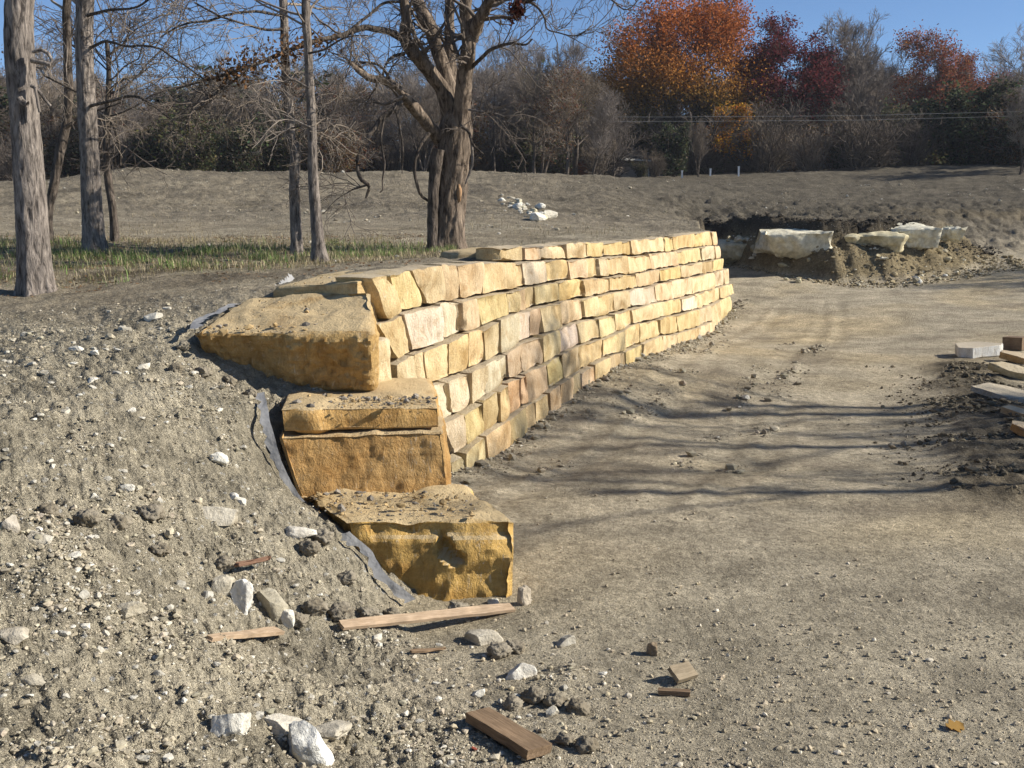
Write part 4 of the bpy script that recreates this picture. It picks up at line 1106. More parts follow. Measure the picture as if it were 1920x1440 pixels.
def bush_proto(seed, H, Wd, nst, n_leaf, size, col, mat_t, twigs=(5, 4)):
    rg = np.random.default_rng(seed)
    n = 7; a = rg.uniform(0, 6.28, nst); tl = rg.uniform(.1, .95, nst) * Wd / H
    z = np.linspace(-.1, 1, n)
    hh = H * rg.uniform(.5, 1, nst)
    tr = np.stack([tl[:, None] * z * hh[:, None] * np.cos(a)[:, None], tl[:, None] * z * hh[:, None] * np.sin(a)[:, None], z * hh[:, None]], -1)
    tr[..., :2] += np.cumsum(rg.normal(size=(nst, n, 2)) * .06, axis=1)
    trr = np.repeat(np.linspace(.04, .015, n)[None], nst, 0)
    b0 = Bag(); b0.add(tr, trr, 4)
    p2, r2 = grow(tr, trr, rg, twigs[0], H * .38, .7, 6, .2, .1, .1, 1, .7, .011)
    p3, r3 = grow(p2, r2, rg, twigs[1], H * .2, .7, 4, .22, .05, .1, 1, .7, .009)
    b1 = Bag(); b1.add(p2, r2, 3); b1.add(p3, r3, 3)
    lm = None
    if n_leaf:
        src = p3.reshape(-1, 3); p = src[rg.integers(0, len(src), n_leaf)]
        v, q, c = leaf_quads(p, rg, size, col(p, rg), .2)
        lm = mesh_np("foliage", v, q, M_leaf, True, c)
    return (b0.mesh("stems", M_barkd), b1.mesh("crown", mat_t)), lm
bushCedar = bush_proto(21, 4.2, 2.0, 12, 12000, .10, col_const((.06, .066, .036), .5), M_twigd)
bushOlive = bush_proto(22, 3.4, 2.2, 14, 6000, .085, col_const((.11, .105, .05), .5), M_twig)
bushGrey = bush_proto(23, 3.6, 2.6, 20, 0, .08, None, M_twigd, (8, 7))
bushDark = bush_proto(24, 3.0, 2.4, 18, 5000, .085, col_const((.07, .068, .038), .5), M_twigd, (6, 5))
bushBrown = bush_proto(25, 3.2, 2.4, 18, 3200, .07, col_const((.13, .075, .035), .5), M_twig, (7, 5))
def make_bush(name, meshes, loc, sc, rot, label, group, sx=1.0):
    root = empty(name, tuple(loc), rot); root.scale = (sc * sx, sc * sx, sc)
    (tm, cm), lm = meshes
    link_mesh("stems", tm, root)["kind"] = "stuff"
    tag(link_mesh("twigs", cm, root), None, None, None, "stuff")
    if lm is not None: link_mesh("foliage", lm, root)["kind"] = "stuff"
    tag(root, label, "bush", group)
    return root
def ground_at(px, Y):
    x = (px - 960) / F * Y
    return np.array([x, Y, gz(x, Y) - .1])
def hpx(px_top, p, H):
    """scale so that a tree of height H standing at p reaches image row px_top"""
    top = EYE + (HOR - px_top) / F * p[1]
    return (top - p[2]) / H
def far(name, proto, px, Y, top, H, label, group=None, rot=0., sx=1.0, cat="tree"):
    p = ground_at(px, Y)
    return make_tree(name, proto, p, hpx(top, p, H), rot, label, group, cat, sx)
far("orange_oak", protoOrange, 1258, 78, 6, 12.5, "big spreading oak in orange and gold leaf above the far field", None, .4, 1.1)
far("red_tree", protoRed, 1462, 77, 58, 12.0, "dark crimson tree to the right of the orange oak", None, 1.0, 1.2)
far("gold_tree", protoGold, 1350, 73, 205, 5.3, "small golden-leaved tree drooping in front of the orange oak", None, .3, 1.25)
far("bare_tree", protoB, 1612, 76, 22, 11.3, "tall pale leafless tree between the crimson and rust-red crowns", None, .9, .95)
far("rust_tree", protoRust, 1730, 78, 50, 11.4, "leftmost of the thin rust-red crowns, beside the tall pale leafless tree", "rust-red trees on the right", 2.2, 1.1)
far("rust_tree", protoRust, 1806, 77, 84, 11.4, "rounder and lower rust-red crown near the right edge", "rust-red trees on the right", .5, 1.0)
far("bare_tree", protoA, 1880, 78, 95, 10.6, "grey leafless tree at the right edge of the tree line", None, .5, 1.1)
far("slim_tree", protoD, 1303, 66, 235, 8.2, "slim pale-stemmed tree standing in front of the gold leaves", None, 1.5, .6)
REG = [(-9999, "beyond the left edge"), (0, "behind the two thick left trunks"), (225, "above the mound past the crooked trunk"), (400, "just left of the paired trunks"), (530, "behind the paired trunks"),
       (620, "between paired trunks and old tree"), (790, "behind the old tree's limbs"), (900, "just right of the old tree"), (1010, "midway to the orange oak"), (1090, "flanking the orange oak's left"), (1200, "behind the orange oak"),
       (1390, "behind the crimson tree"), (1520, "around the tall pale tree"), (1660, "below the left rust-red crown"), (1765, "below the right rust-red crown"), (1850, "at the right edge"), (1925, "beyond the right edge")]
def region(x): return [r for a_, r in REG if x >= a_][-1]
protos = [(protoA, 10.6, "grey spreading leafless tree"), (protoB, 10.3, "twin-stemmed pale leafless tree"), (protoC, 9.3, "dark low-limbed leafless tree"), (protoD, 8.3, "many-stemmed dark leafless tree"), (protoBrown, 8.4, "tree with sparse brown leaves")]
rb = random.Random(42)
tl_top = lambda x: np.interp(x, [-250, 0, 150, 300, 450, 600, 750, 900, 950, 1020, 1070, 1110, 1160, 1250, 1400, 1530, 1600, 1700, 1850, 1920, 2200],
                             [60, 105, 120, 160, 140, 120, 110, 115, 90, 85, 90, 120, 150, 150, 160, 140, 110, 140, 150, 105, 105])
NT = 150
for i in range(NT):
    x = -260 + (2420) * (i + rb.random()) / NT
    Y = rb.choice([60, 66, 72, 80, 88, 96]) + rb.uniform(-3, 3)
    if 1150 < x < 1870 and Y < 86: Y += 20
    if x < 620: Y = min(max(Y, 58), 88)
    q = rb.random()
    pr, H, nm_ = protos[0 if q < .3 else 1 if q < .55 else 2 if q < .72 else 3 if q < .86 else 4]
    rg_ = region(x)
    far("bare_tree", pr, x, Y, tl_top(x) + rb.uniform(0, 80), H, nm_ + (" in front, " if Y < 70 else " farther back, ") + rg_, "far trees " + rg_, rb.uniform(0, 6.28), rb.uniform(.85, 1.2))
for x, Y, top in [(1405, 92, 165), (1440, 96, 190), (1490, 90, 175), (1520, 94, 160), (1555, 86, 130), (1580, 96, 150), (1645, 90, 120), (1670, 95, 150), (1700, 88, 190), (1760, 90, 170), (1840, 90, 150), (1225, 94, 200), (1340, 94, 210)]:
    pr, H, nm_ = protos[int(x * 7) % 4]
    far("bare_tree", pr, x, Y, top, H, nm_ + " rising farther back, " + region(x), "far trees " + region(x), x, 1.15)
GB = "bushes under the far tree line"
bl = {0: "dark evergreen bush in the undergrowth below the far trees", 1: "olive-green bush in the undergrowth below the far trees", 2: "leafless grey bush in the undergrowth below the far trees", 3: "dark leafy bush in the undergrowth below the far trees", 4: "brown-leaved bush in the undergrowth below the far trees"}
bp = [(bushCedar, 4.2), (bushOlive, 3.4), (bushGrey, 3.6), (bushDark, 3.0), (bushBrown, 3.2)]
for i in range(170):
    x = -240 + 2400 * (i % 85 + rb.random()) / 85
    Y = (rb.uniform(55, 66) if x < 640 else rb.uniform(68, 80))
    back = i >= 85
    if back: Y += 14
    if 1140 < x < 1270: Y = max(Y, 86)
    k = rb.choices([0, 1, 2, 3, 4], [1, 1.6, 5, 2.2, 2.6] if x < 640 else [.5, 1.1, 7, 1.6, 2.8])[0]
    p = ground_at(x, Y); p[2] -= .25
    rg_ = region(x)
    make_bush("bush", bp[k][0], p, rb.uniform(.8, 1.35) * (1.3 if back else 1), rb.uniform(0, 6.28), bl[k].replace("in the undergrowth below the far trees", ("in the back of" if back else "in") + " the undergrowth " + rg_), "bushes " + rg_, rb.uniform(1.0, 1.5))
for x, Y, k, s, lab in [(1010, 70, 1, 1.9, "large olive bush behind the mound, right of the old tree"), (1335, 76, 0, 1.05, "dark evergreen bush directly under the orange oak"), (465, 55, 3, 1.05, "near-black evergreen bush at the crest of the mound"),
                        (1740, 80, 3, 1.4, "broad dark bush under the rust-red crowns"), (1205, 79, 0, .95, "evergreen bush standing before the brick house"), (1222, 67, 2, .5, "low leafless bush hiding the house wall"), (1118, 63, 2, .68, "leafless bush hiding the foot of the pale tank"), (1196, 68, 3, .36, "small dark bush before the left part of the house wall"), (1252, 69, 0, .75, "evergreen bush at the right corner of the house"), (860, 62, 4, 1.3, "russet bush seen past the old tree's trunk")]:
    make_bush("bush", bp[k][0], ground_at(x, Y), s, x, lab, None)

# trees off to the right whose shadows lie across the drive
for i, (x, y, s, pr, H) in enumerate([(15.5, 9.0, 1.15, protoThin, 9), (17.5, 10.8, 1.25, protoThin, 9), (19, 12.6, 1.4, protoThin, 10), (16.5, 13.3, 1.1, protoThin, 8), (30, 29, 1.0, protoC, 9)]):
    make_tree("bare_tree", pr, (x, y, gz(x, y) - .1), s, i * 1.3, "leafless tree beyond the right edge that shades the drive", "trees right of the drive")

# ------------------------------------------------------------------ brick house, tank, fence posts, power lines (far)
def brickmat():
    m, t, b = new_mat("red_brick", .9)
    br = N(t, "ShaderNodeTexBrick"); br.inputs["Scale"].default_value = 9
    br.inputs["Color1"].default_value = (.58, .19, .085, 1); br.inputs["Color2"].default_value = (.46, .14, .065, 1); br.inputs["Mortar"].default_value = (.3, .25, .2, 1)
    t.links.new(N(t, "ShaderNodeTexCoord").outputs["Object"], br.inputs["Vector"])
    t.links.new(br.outputs[0], b.inputs["Base Color"]); return m
def plain(name, c, rough=.8, v=.15, sc=8):
    m, t, b = new_mat(name, rough)
    n = noise(t, N(t, "ShaderNodeNewGeometry").outputs["Position"], sc, 5, .65).outputs[0]
    t.links.new(mix(t, c, ramp(t, n, [(.3, 1 - v * 1.5), (.7, 1 + v)]), 1.0, 'MULTIPLY'), b.inputs["Base Color"]); return m
def box(name, lo, hi, mat, parent=None):
    U, Qd = boxgrid(1, 1, 1)
    return link_mesh(name, mesh_np(name, np.array(lo) + U * (np.array(hi) - np.array(lo)), Qd, mat, False), parent)
hp = ground_at(1168, 72); hp[2] -= 1.25
house = tag(empty("brick_house", tuple(hp), .62), "red brick house half hidden behind bushes at the field edge", "house")
Mtank = plain("pale_metal", (.42, .42, .40), .6)
Mb, Mr, Mw, Mg = brickmat(), plain("grey_shingle", (.055, .05, .045)), plain("white_paint", (.72, .72, .70), .6), plain("dark_glass", (.03, .035, .04), .15)
box("wall", (-1.3, 0, -.2), (3.6, 5, 2.6), Mb, house)
Vr = np.array([(-1.7, -.4, 2.6), (4.0, -.4, 2.6), (4.0, 5.4, 2.6), (-1.7, 5.4, 2.6), (.4, 2.5, 3.9), (2.0, 2.5, 3.9)])
link_mesh("roof", mesh_np("roof", Vr, [np.array([(0, 1, 5, 4), (2, 3, 4, 5)]), np.array([(1, 2, 5), (3, 0, 4)]), np.array([(3, 2, 1, 0)])], Mr, False), house)
for x in (2.1,):
    wf = box("window", (x, -.05, 1.0), (x + 1.1, -.003, 2.1), Mw, house); box("pane", (x + .07, -.065, 1.07), (x + 1.03, -.053, 2.03), Mg, wf)
box("fascia", (-1.72, -.45, 2.5), (4.02, -.403, 2.60), Mtank, house)
tp = ground_at(1121, 70)
tank = tag(empty("storage_tank", tuple(tp)), "pale round tank glimpsed between the bare trees left of the orange oak", "tank")
a = np.arange(20) / 20 * 2 * np.pi
def lathe(name, prof, mat, parent):
    n = len(prof); V_ = np.array([[(r * math.cos(t), r * math.sin(t), z) for t in a] for r, z in prof]).reshape(-1, 3)
    i = np.arange(n * 20).reshape(n, 20); j = np.roll(i, -1, 1)
    return link_mesh(name, mesh_np(name, V_, np.stack([i[:-1], j[:-1], j[1:], i[1:]], -1).reshape(-1, 4), mat, True), parent)
zt = EYE + (HOR - 240) / F * 70 - tp[2]
lathe("body", [(.26, -.2), (.26, zt - .28)], Mtank, tank); lathe("lid", [(.0, zt - .29), (.30, zt - .27), (.30, zt - .16), (.0, zt)], Mtank, tank)
for i, (x, y) in enumerate([(1273, 342), (1325, 336), (1377, 329)]):
    p = ground_at(x, 66)
    f = tag(empty("fence_post", tuple(p)), ["white post nearest the brick house along the field edge", "white post under the small golden tree", "rightmost white post along the field edge"][i], "fence post", "white posts along the field edge")
    top = EYE + (HOR - y + 12) / F * 66 - p[2]
    top = max(top, .5)
    box("post", (-.05, -.05, -.2), (.05, .05, top), Mw, f); box("cap", (-.065, -.065, top + .002), (.065, .065, top + .05), Mw, f)
Mwire = plain("grey_wire", (.28, .28, .27), .5)
Mpole = plain("weathered_pole", (.12, .10, .08))
for k, (dy, lab) in enumerate([(0, "upper of the two power lines strung across the far trees"), (8.5, "lower of the two power lines strung across the far trees")]):
    pts = np.array([at(x, np.interp(x, [400, 660, 960, 1240, 1600, 1920, 2150], [213, 217, 218.5, 219.5, 217, 209, 200]) + dy, 64) for x in np.linspace(400, 2150, 40)])
    v, q = tubes(pts[None], np.full((1, 40), .009), 4)
    tag(link_mesh("power_line", mesh_np("power_line", v, q, Mwire)), lab, "power line", "power lines before the far trees")
for x in (400, 2150):
    p = ground_at(x, 64.15); v, q = tubes(np.array([[p, p + (0, 0, 4), (p[0], p[1], EYE + (HOR - 192) / F * 64)]]), np.array([[.13, .12, .09]]), 10)
    tag(link_mesh("utility_pole", mesh_np("utility_pole", v, q, Mpole)), "wooden utility pole among the trees at the left end of the lines" if x < 900 else "wooden utility pole beyond the right edge carrying the lines", "utility pole")

# ------------------------------------------------------------------ grass
def grass(name, n, region, hlo, hhi, cols, label, seed):
    rg = np.random.default_rng(seed)
    X, Y = region(rg, n)
    Z = height(X, Y); n = len(X)
    h = rg.uniform(hlo, hhi, n) * rg.uniform(.5, 1, n); wd = rg.uniform(.002, .0055, n)
    az = rg.uniform(0, 6.28, n); ln = rg.uniform(.1, 1.15, n)
    b = np.stack([X, Y, Z - .02], 1); side = np.stack([np.cos(az + 1.57), np.sin(az + 1.57), 0 * az], 1) * wd[:, None]
    d = np.stack([np.cos(az), np.sin(az), 0 * az], 1)
    mid = b + d * (h * ln * .3)[:, None] + np.array([0, 0, 1]) * (h * .6)[:, None]
    tip = b + d * (h * ln)[:, None] + np.array([0, 0, 1]) * (h * (1 - .35 * ln))[:, None]
    V_ = np.stack([b - side, b + side, mid + side * .8, mid - side * .8, tip], 1).reshape(-1, 3)
    i = np.arange(n)[:, None] * 5
    c = np.array(cols)[rg.integers(0, len(cols), n)] * rg.uniform(.75, 1.6, (n, 1))
    o = link_mesh(name, mesh_np(name, V_, [i + np.array([[0, 1, 2, 3]]), i + np.array([[3, 2, 4]])], M_grass, True, np.repeat(c, 5, 0)))
    tag(o, label, "grass", None, "stuff")
def reg_left(rg, n):
    X = rg.uniform(-9.5, -2.3, n * 3); Y = rg.uniform(11.8, 18.5, n * 3)
    px = X / Y * F + 960
    den = sstep(12.2, 14.4, Y + 1.2 * n2(X, Y, .8, 61)) * sstep(18.4, 15.8, Y) * (.05 + 1.0 * sstep(.0, .45, n2(X, Y, 1.0, 62, 3))) * sstep(585, 500, px)
    k = rg.random(n * 3) < den
    return X[k][:n], Y[k][:n]
def reg_mid(rg, n):
    X = rg.uniform(-3.1, -.85, n * 3); Y = rg.uniform(14.6, 17.6, n * 3)
    den = (.12 + sstep(.0, .35, n2(X, Y, 1.3, 63, 2))) * sstep(14.6, 15.3, Y)
    k = rg.random(n * 3) < den
    return X[k][:n], Y[k][:n]
def reg_sparse(rg, n):
    X = rg.uniform(-12, 3, n); Y = rg.uniform(12, 24, n)
    k = (n2(X, Y, 1.2, 64, 2) > .05) & (X < np.interp(Y, _cy, _cx) - .7)
    return X[k], Y[k]
gcols = [(.12, .20, .05), (.16, .23, .07), (.14, .21, .06), (.32, .28, .15), (.38, .32, .20), (.16, .20, .07), (.27, .25, .13)]
grass("grass", 30000, reg_left, .05, .27, gcols, "green and straw grass strip around the left tree trunks", 1)
grass("grass", 6500, reg_mid, .05, .22, gcols, "short grass patch left of the old tree's foot", 2)
grass("grass", 9000, reg_sparse, .03, .10, [(.30, .25, .15), (.24, .20, .12), (.18, .17, .08)], "thin dry stubble on the bare plateau", 3)

def reg_hill(rg, n):
    r = np.exp(rg.uniform(math.log(19), math.log(52), n)); t = np.radians(rg.uniform(-32, 30, n))
    X, Y = r * np.sin(t), r * np.cos(t)
    k = (n2(X, Y, .45, 65, 3) > .06) & (upness(X, Y) > .97)
    return X[k], Y[k]
def reg_mat(rg, n):
    X = rg.uniform(-10.5, -.9, n); Y = rg.uniform(12.0, 19, n)
    k = (n2(X, Y, .9, 66, 3) > -.12) & (rg.random(n) < sstep(11.8, 13.6, Y)) & (X < np.interp(Y, _cy, _cx) - .9)
    return X[k], Y[k]
grass("straw", 22000, reg_mat, .05, .16, [(.36, .30, .19), (.29, .24, .15), (.24, .21, .10), (.20, .16, .10)], "matted dry straw between the left trunks", 5)
grass("dead_grass", 14000, reg_hill, .05, .22, [(.34, .28, .17), (.27, .22, .13), (.20, .17, .10)], "sparse dead grass on the mound and field", 4)
# dead leaves blown about under the trees
rgf = np.random.default_rng(88)
X = rgf.uniform(-11, -.9, 5200); Y = rgf.uniform(11.3, 20, 5200)
k = (X < np.interp(Y, _cy, _cx) - .6) & (n2(X, Y, 1.1, 67, 2) > -.1); X, Y = X[k], Y[k]
v_, q_, c_ = leaf_quads(np.zeros((len(X), 3)), rgf, .028, np.array([[.20, .12, .06]]) * rgf.uniform(.5, 1.6, (len(X), 1)), 0)
v_ = v_ * np.array([1, 1, .3]) + np.repeat(np.stack([X, Y, height(X, Y) + .012], 1), 4, axis=0)
tag(link_mesh("fallen_leaves", mesh_np("fallen_leaves", v_, q_, M_leaf, True, c_)), "brown dead leaves strewn under the trees", None, None, "stuff")
# ------------------------------------------------------------------ clods and gravel (stuff)
def scatter(name, X, Y, S, cols, sub, label, seed, flat=.75, Z=None, sink=.25, split=.019):
    if Z is None: Z = height(X, Y)
    parts = [_scatter(name, X[k], Y[k], S[k], cols[k], sb, seed + sb, flat, Z[k], sink) for sb, k in ((0, S < split), (max(sub, 1), S >= split)) if k.any()]
    V_ = np.concatenate([p[0] for p in parts]); nn = np.cumsum([0] + [len(p[0]) for p in parts])
    o = link_mesh(name, mesh_np(name, V_, np.concatenate([p[1] + q for p, q in zip(parts, nn)]), M_clod, False, np.concatenate([p[2] for p in parts])))
    tag(o, label, None, None, "stuff")
    return o
def _scatter(name, X, Y, S, cols, sub, seed, flat, Z, sink):
    rg = np.random.default_rng(seed)
    v, f = ICO[sub]
    n = len(X)
    nb = 24
    base = []
    for b in range(nb):
        r = np.random.default_rng(seed * 100 + b); u = v.copy()
        for _ in range(4 if sub else 0):
            nn = r.normal(size=3); nn /= np.linalg.norm(nn); t = np.clip(u @ nn - r.uniform(.5, .85), 0, None); u -= t[:, None] * nn * .9
        u *= (1 + (.55 if sub else .4) * fbm(u * 2.3 + b * 3.3 + seed, 2)[:, None])
        u += .12 * r.normal(size=u.shape)
        base.append(u)
    base = np.array(base)
    w_ = base[rg.integers(0, nb, n)]
    a = rg.uniform(0, 6.28, n); ca, sa = np.cos(a)[:, None], np.sin(a)[:, None]
    w_ = w_ * np.stack([rg.uniform(.8, 1.35, n), rg.uniform(.65, 1.1, n), flat * rg.uniform(.6, 1.15, n)], 1)[:, None]
    x, y = w_[..., 0] * ca - w_[..., 1] * sa, w_[..., 0] * sa + w_[..., 1] * ca
    w_ = np.stack([x, y, w_[..., 2]], -1) * (S / 2)[:, None, None]
    P = w_ + np.stack([X, Y, Z + S * (.5 - sink) * flat], 1)[:, None]
    m = len(v)
    Fq = (f[None] + (np.arange(n) * m)[:, None, None]).reshape(-1, 3)
    return P.reshape(-1, 3), Fq, np.repeat(cols, m, 0)
def clod_cols(n, rg, wf):
    c = np.array((0.435, 0.38, 0.277)) * rg.uniform(.62, 1.08, (n, 1)) * (1 + .012 * rg.normal(size=(n, 3)))
    wmask = rg.random(n) < wf
    c[wmask] = np.array((.56, .52, .43)) * rg.uniform(.75, 1.2, (wmask.sum(), 1))
    return np.clip(c, .02, .8)
def polar_pts(rg, n, r0, r1, t0, t1):
    r = np.exp(rg.uniform(math.log(r0), math.log(r1), n)); t = np.radians(rg.uniform(t0, t1, n))
    return r * np.sin(t), r * np.cos(t)
def inblocks(X, Y):
    return ((X > -2.7) & (X < -1.05) & (Y > 8.3) & (Y < 11)) | ((X > -1.85) & (X < -.4) & (Y > 7.5) & (Y < 9.5)) | ((X > -1.4) & (X < .1) & (Y > 6.65) & (Y < 8))
rg = np.random.default_rng(300)
X, Y = polar_pts(rg, 250000, 2.6, 11, -36, 24)
_, sl, fl, rd, pt = height(X, Y, True)
den = sl * (.12 + 1.5 * sstep(-.1, .4, n2(X, Y, 1.1, 71, 2)) * sstep(-.35, .25, n2(X, Y, 4, 77, 2))) + .16 * pt
k = (rg.random(len(X)) < den * .62) & ~inblocks(X, Y)
X, Y = X[k], Y[k]; n = len(X)
S = .010 + .009 * rg.pareto(2.8, n); S = np.clip(S, .010, .046)
scatter("dirt_clods", X, Y, S, clod_cols(n, rg, .12), 1, "loose clods and stone crumbs covering the dirt slope", 301, sink=.22)
X, Y = polar_pts(rg, 9000, 2.8, 9.5, -34, 22)
_, sl, fl, rd, pt = height(X, Y, True)
toe = np.exp(-((X - np.interp(Y, [3.8, 4.8, 6.7], [.75, .45, -.1])) / .35) ** 2) * (Y < 6.8)
k = (rg.random(len(X)) < sl * (.02 + .28 * sstep(.05, .4, n2(X, Y, .9, 72, 2))) + .35 * toe * sl) & ~inblocks(X, Y)
X, Y = X[k], Y[k]; n = len(X)
S = np.clip(.026 + .014 * rg.pareto(2.4, n), .026, .085)
scatter("earth_clods", X, Y, S, clod_cols(n, rg, .04), 2, "bigger crumbly earth clods strewn over the dirt slope", 302, sink=.36)
# gravel on the drive
X, Y = polar_pts(rg, 90000, 3.2, 20, -8, 32)
_, sl, fl, rd, pt = height(X, Y, True)
den = rd * (.05 + .55 * sstep(8.5, 4.2, Y) + .30 * sstep(.15, .5, n2(X, Y, .8, 73, 2)))
k = rg.random(len(X)) < den
X, Y = X[k], Y[k]; n = len(X)
S = np.clip(.006 + .006 * rg.pareto(2.5, n), .006, .035)
scatter("gravel", X, Y, S, clod_cols(n, rg, .13) * np.array((1.04, 1.0, .95)), 1, "fine gravel and crumbs on the dirt drive", 303)
# loose soil along the wall foot, in the ruts and by the flagstones
s = rg.uniform(SS[40], SS[-10], 3800); of = .19 + np.abs(rg.normal(size=3800)) * .16
xy, _ = wall_xy(s, of)
sel = [xy]
for off in (.65, 1.1, 2.3, 2.85):
    yy = rg.uniform(9.5, 21, 900); sel.append(np.stack([np.interp(yy, _cy, _cx) + .25 + off + .16 * np.sin(yy * .5 + off) + rg.normal(size=900) * .10, yy], 1)[n2(yy, yy * 0, .9, off * 9) > .02])
yy = rg.uniform(9.0, 17, 6500); xx = .36 * yy + 1.25 + rg.normal(size=6500) * .5; kk = n2(xx, yy, 1.4, 47, 2) > -.05; sel.append(np.stack([xx, yy], 1)[kk])
xy = np.concatenate(sel); n = len(xy)
S = np.clip(.014 + .016 * rg.pareto(2.3, n), .014, .13)
cc = clod_cols(n, rg, .06) * .8
dk = np.abs(xy[:, 0] - .36 * xy[:, 1] - 1.0) < 1.6
cc[dk] *= (np.array((.36, .34, .31)) * rg.uniform(.7, 1.9, (dk.sum(), 1))); S[dk] = np.clip(S[dk] * rg.choice([.8, 1.1, 2.2], dk.sum(), p=[.6, .32, .08]), .012, .13)
scatter("loose_soil", xy[:, 0], xy[:, 1], S, cc, 1, "loose soil crumbs along the wall foot and the wheel ruts", 304)
# lumps of clay on the dug bank and dark soil along its lip
X = rg.uniform(6.6, 16, 9000); Y = np.interp(X, BX, BY) + rg.uniform(-1.2, 2.8, 9000)
_, u_, _, _ = base_height(X, Y)
lipk = Y > np.interp(X, BX, BY) + 1.3
k = rg.random(9000) < .5
X, Y, lipk = X[k], Y[k], lipk[k]; n = len(X)
S = np.clip(.035 + .03 * rg.pareto(2.4, n), .035, .20)
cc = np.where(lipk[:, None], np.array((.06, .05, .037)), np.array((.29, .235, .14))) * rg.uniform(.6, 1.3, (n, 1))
wk = (rg.random(n) < .1) & ~lipk; cc[wk] = (.6, .55, .42)
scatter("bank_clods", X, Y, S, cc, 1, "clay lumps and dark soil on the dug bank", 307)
# crumbs on the tops of the end blocks
bx = []
for (x0, x1, y0, y1, z0, z1, n) in [(-1.7, -.6, 7.75, 8.36, 1.085, 1.075, 420), (-1.3, -.1, 6.9, 7.6, .475, .47, 330), (-2.5, -1.2, 8.4, 8.6, 1.585, 1.63, 150), (-2.3, -1.25, 8.7, 9.4, 1.66, 1.80, 60), (-2.0, -1.2, 9.5, 10.3, 1.93, 1.97, 60)]:
    u, v = rg.random(n), rg.random(n) ** .8
    bx.append(np.stack([x0 + (x1 - x0) * u - .25 * v * (z0 < .6), y0 + (y1 - y0) * v, z0 + (z1 - z0) * v], 1))
bx = np.concatenate(bx); n = len(bx)
S = np.clip(.010 + .012 * rg.pareto(2.2, n), .01, .08)
c = np.where(rg.random((n, 1)) < .6, np.array((.42, .30, .15)), np.array((.24, .21, .17))) * rg.uniform(.6, 1.25, (n, 1))
scatter("stone_crumbs", bx[:, 0], bx[:, 1], S, c, 1, "stone crumbs lying on the ledges of the end blocks", 305, Z=bx[:, 2])
# pale chips on the mound and the far field
X, Y = polar_pts(rg, 26000, 14, 62, -34, 34)
_, sl, fl, rd, pt = height(X, Y, True)
k = (rg.random(len(X)) < .55 * (fl + pt) * sstep(-.15, .35, n2(X, Y, .25, 75, 2)))
X, Y = X[k], Y[k]; n = len(X)
S = np.clip(.02 + .016 * rg.pareto(2.4, n), .02, .12) * np.clip(Y / 25, .6, 1.8)
cc = clod_cols(n, rg, .35) * .82
scatter("stone_chips", X, Y, S, cc, 1, "pale stone chips scattered over the mound and field", 306, split=.045)

# ------------------------------------------------------------------ white stones lying on the slope
def wrock(px, py, w_px, h_px, label, seed, col=white, sub=4, sink=.4, rz=None, boxy=.35, depth=.8):
    g = ground_px(px, py + h_px * .35)
    d = g[1]; sx, sz = 1.18 * w_px / F * d, 1.18 * h_px / F * d
    me = rock_mesh("limestone_rock", sub, (sx, sx * depth, sz * 1.25), seed, .16, boxy, M_rock, 7)
    o = link_mesh("limestone_rock", me)
    o.location = (g[0], g[1] + sx * depth * .3, g[2] + sz * (.5 - sink) + .0)
    o.rotation_euler = (0, random.Random(seed).uniform(-.2, .2), rz if rz is not None else random.Random(seed).uniform(-.4, .4))
    o.color = (*col, 1)
    flat_sharp(o, 32)
    return tag(o, label, "rock", "white limestone rocks on the dirt slope")
H_ = [
 (430, 1362, 76, 66, "white angular rock at the bottom left of the frame, left of the larger white rock", white),
 (575, 1398, 96, 74, "largest bright white rock at the bottom of the frame", (.8, .78, .7)),
 (525, 1368, 92, 26, "flat pale rock partly buried behind the largest white rock", (.6, .55, .45)),
 (610, 1375, 90, 22, "low buff slab beside the largest white rock", (.55, .5, .4)),
 (451, 1122, 42, 66, "tall bright white rock standing among three rocks above the wood strip", (.8, .78, .72)),
 (415, 1105, 44, 44, "pale rock leaning behind the tall white rock", (.62, .57, .46)),
 (505, 1130, 58, 56, "tan rounded rock right of the tall white rock", (.40, .36, .27)),
 (534, 1160, 32, 34, "small white rock at the left end of the wood strip", white),
 (405, 862, 40, 22, "flat white oval rock alone high on the slope", white),
 (240, 1152, 54, 28, "flat pale rock on the left slope below the middle", (.58, .53, .42)),
 (400, 975, 90, 26, "long pale slab lying across the slope", (.55, .5, .4)),
 (975, 1264, 62, 34, "white block-like rock on the right of the slope toe", (.78, .75, .68)),
 (905, 1203, 70, 26, "pale half-buried rock just below the long wood strip", (.55, .5, .4)),
 (897, 1302, 26, 17, "small white rock left below the block-like white rock", white),
 (1032, 1338, 30, 22, "small white oval rock above the thick brown board", white),
 (925, 1131, 36, 14, "white rock behind the right end of the long wood strip", white),
 (982, 1120, 26, 44, "pale stub of rock beside the lowest end block", (.6, .52, .4)),
 (15, 985, 34, 34, "pale rock cut by the left edge halfway up the slope", (.58, .53, .45)),
 (62, 1008, 56, 26, "flat white rock near the left edge halfway up", (.6, .56, .47)),
 (20, 1196, 62, 28, "big dusty rock half buried at the left edge", (.48, .43, .34)),
 (60, 1276, 60, 20, "buff half-buried slab near the left edge low down", (.5, .45, .35)),
 (560, 1000, 60, 22, "pale slab beside the grey fabric by the lowest block", (.6, .56, .48)),
 (1226, 1220, 26, 28, "lone brown stone on the drive casting a long shadow", (.32, .25, .17)),
 (1062, 1205, 38, 22, "greyish white flat stone at the slope toe", (.5, .47, .4)),
]
for i, (x, y, a_, b_, lab, c) in enumerate(H_): wrock(x, y, a_, b_, lab, 900 + i, c)
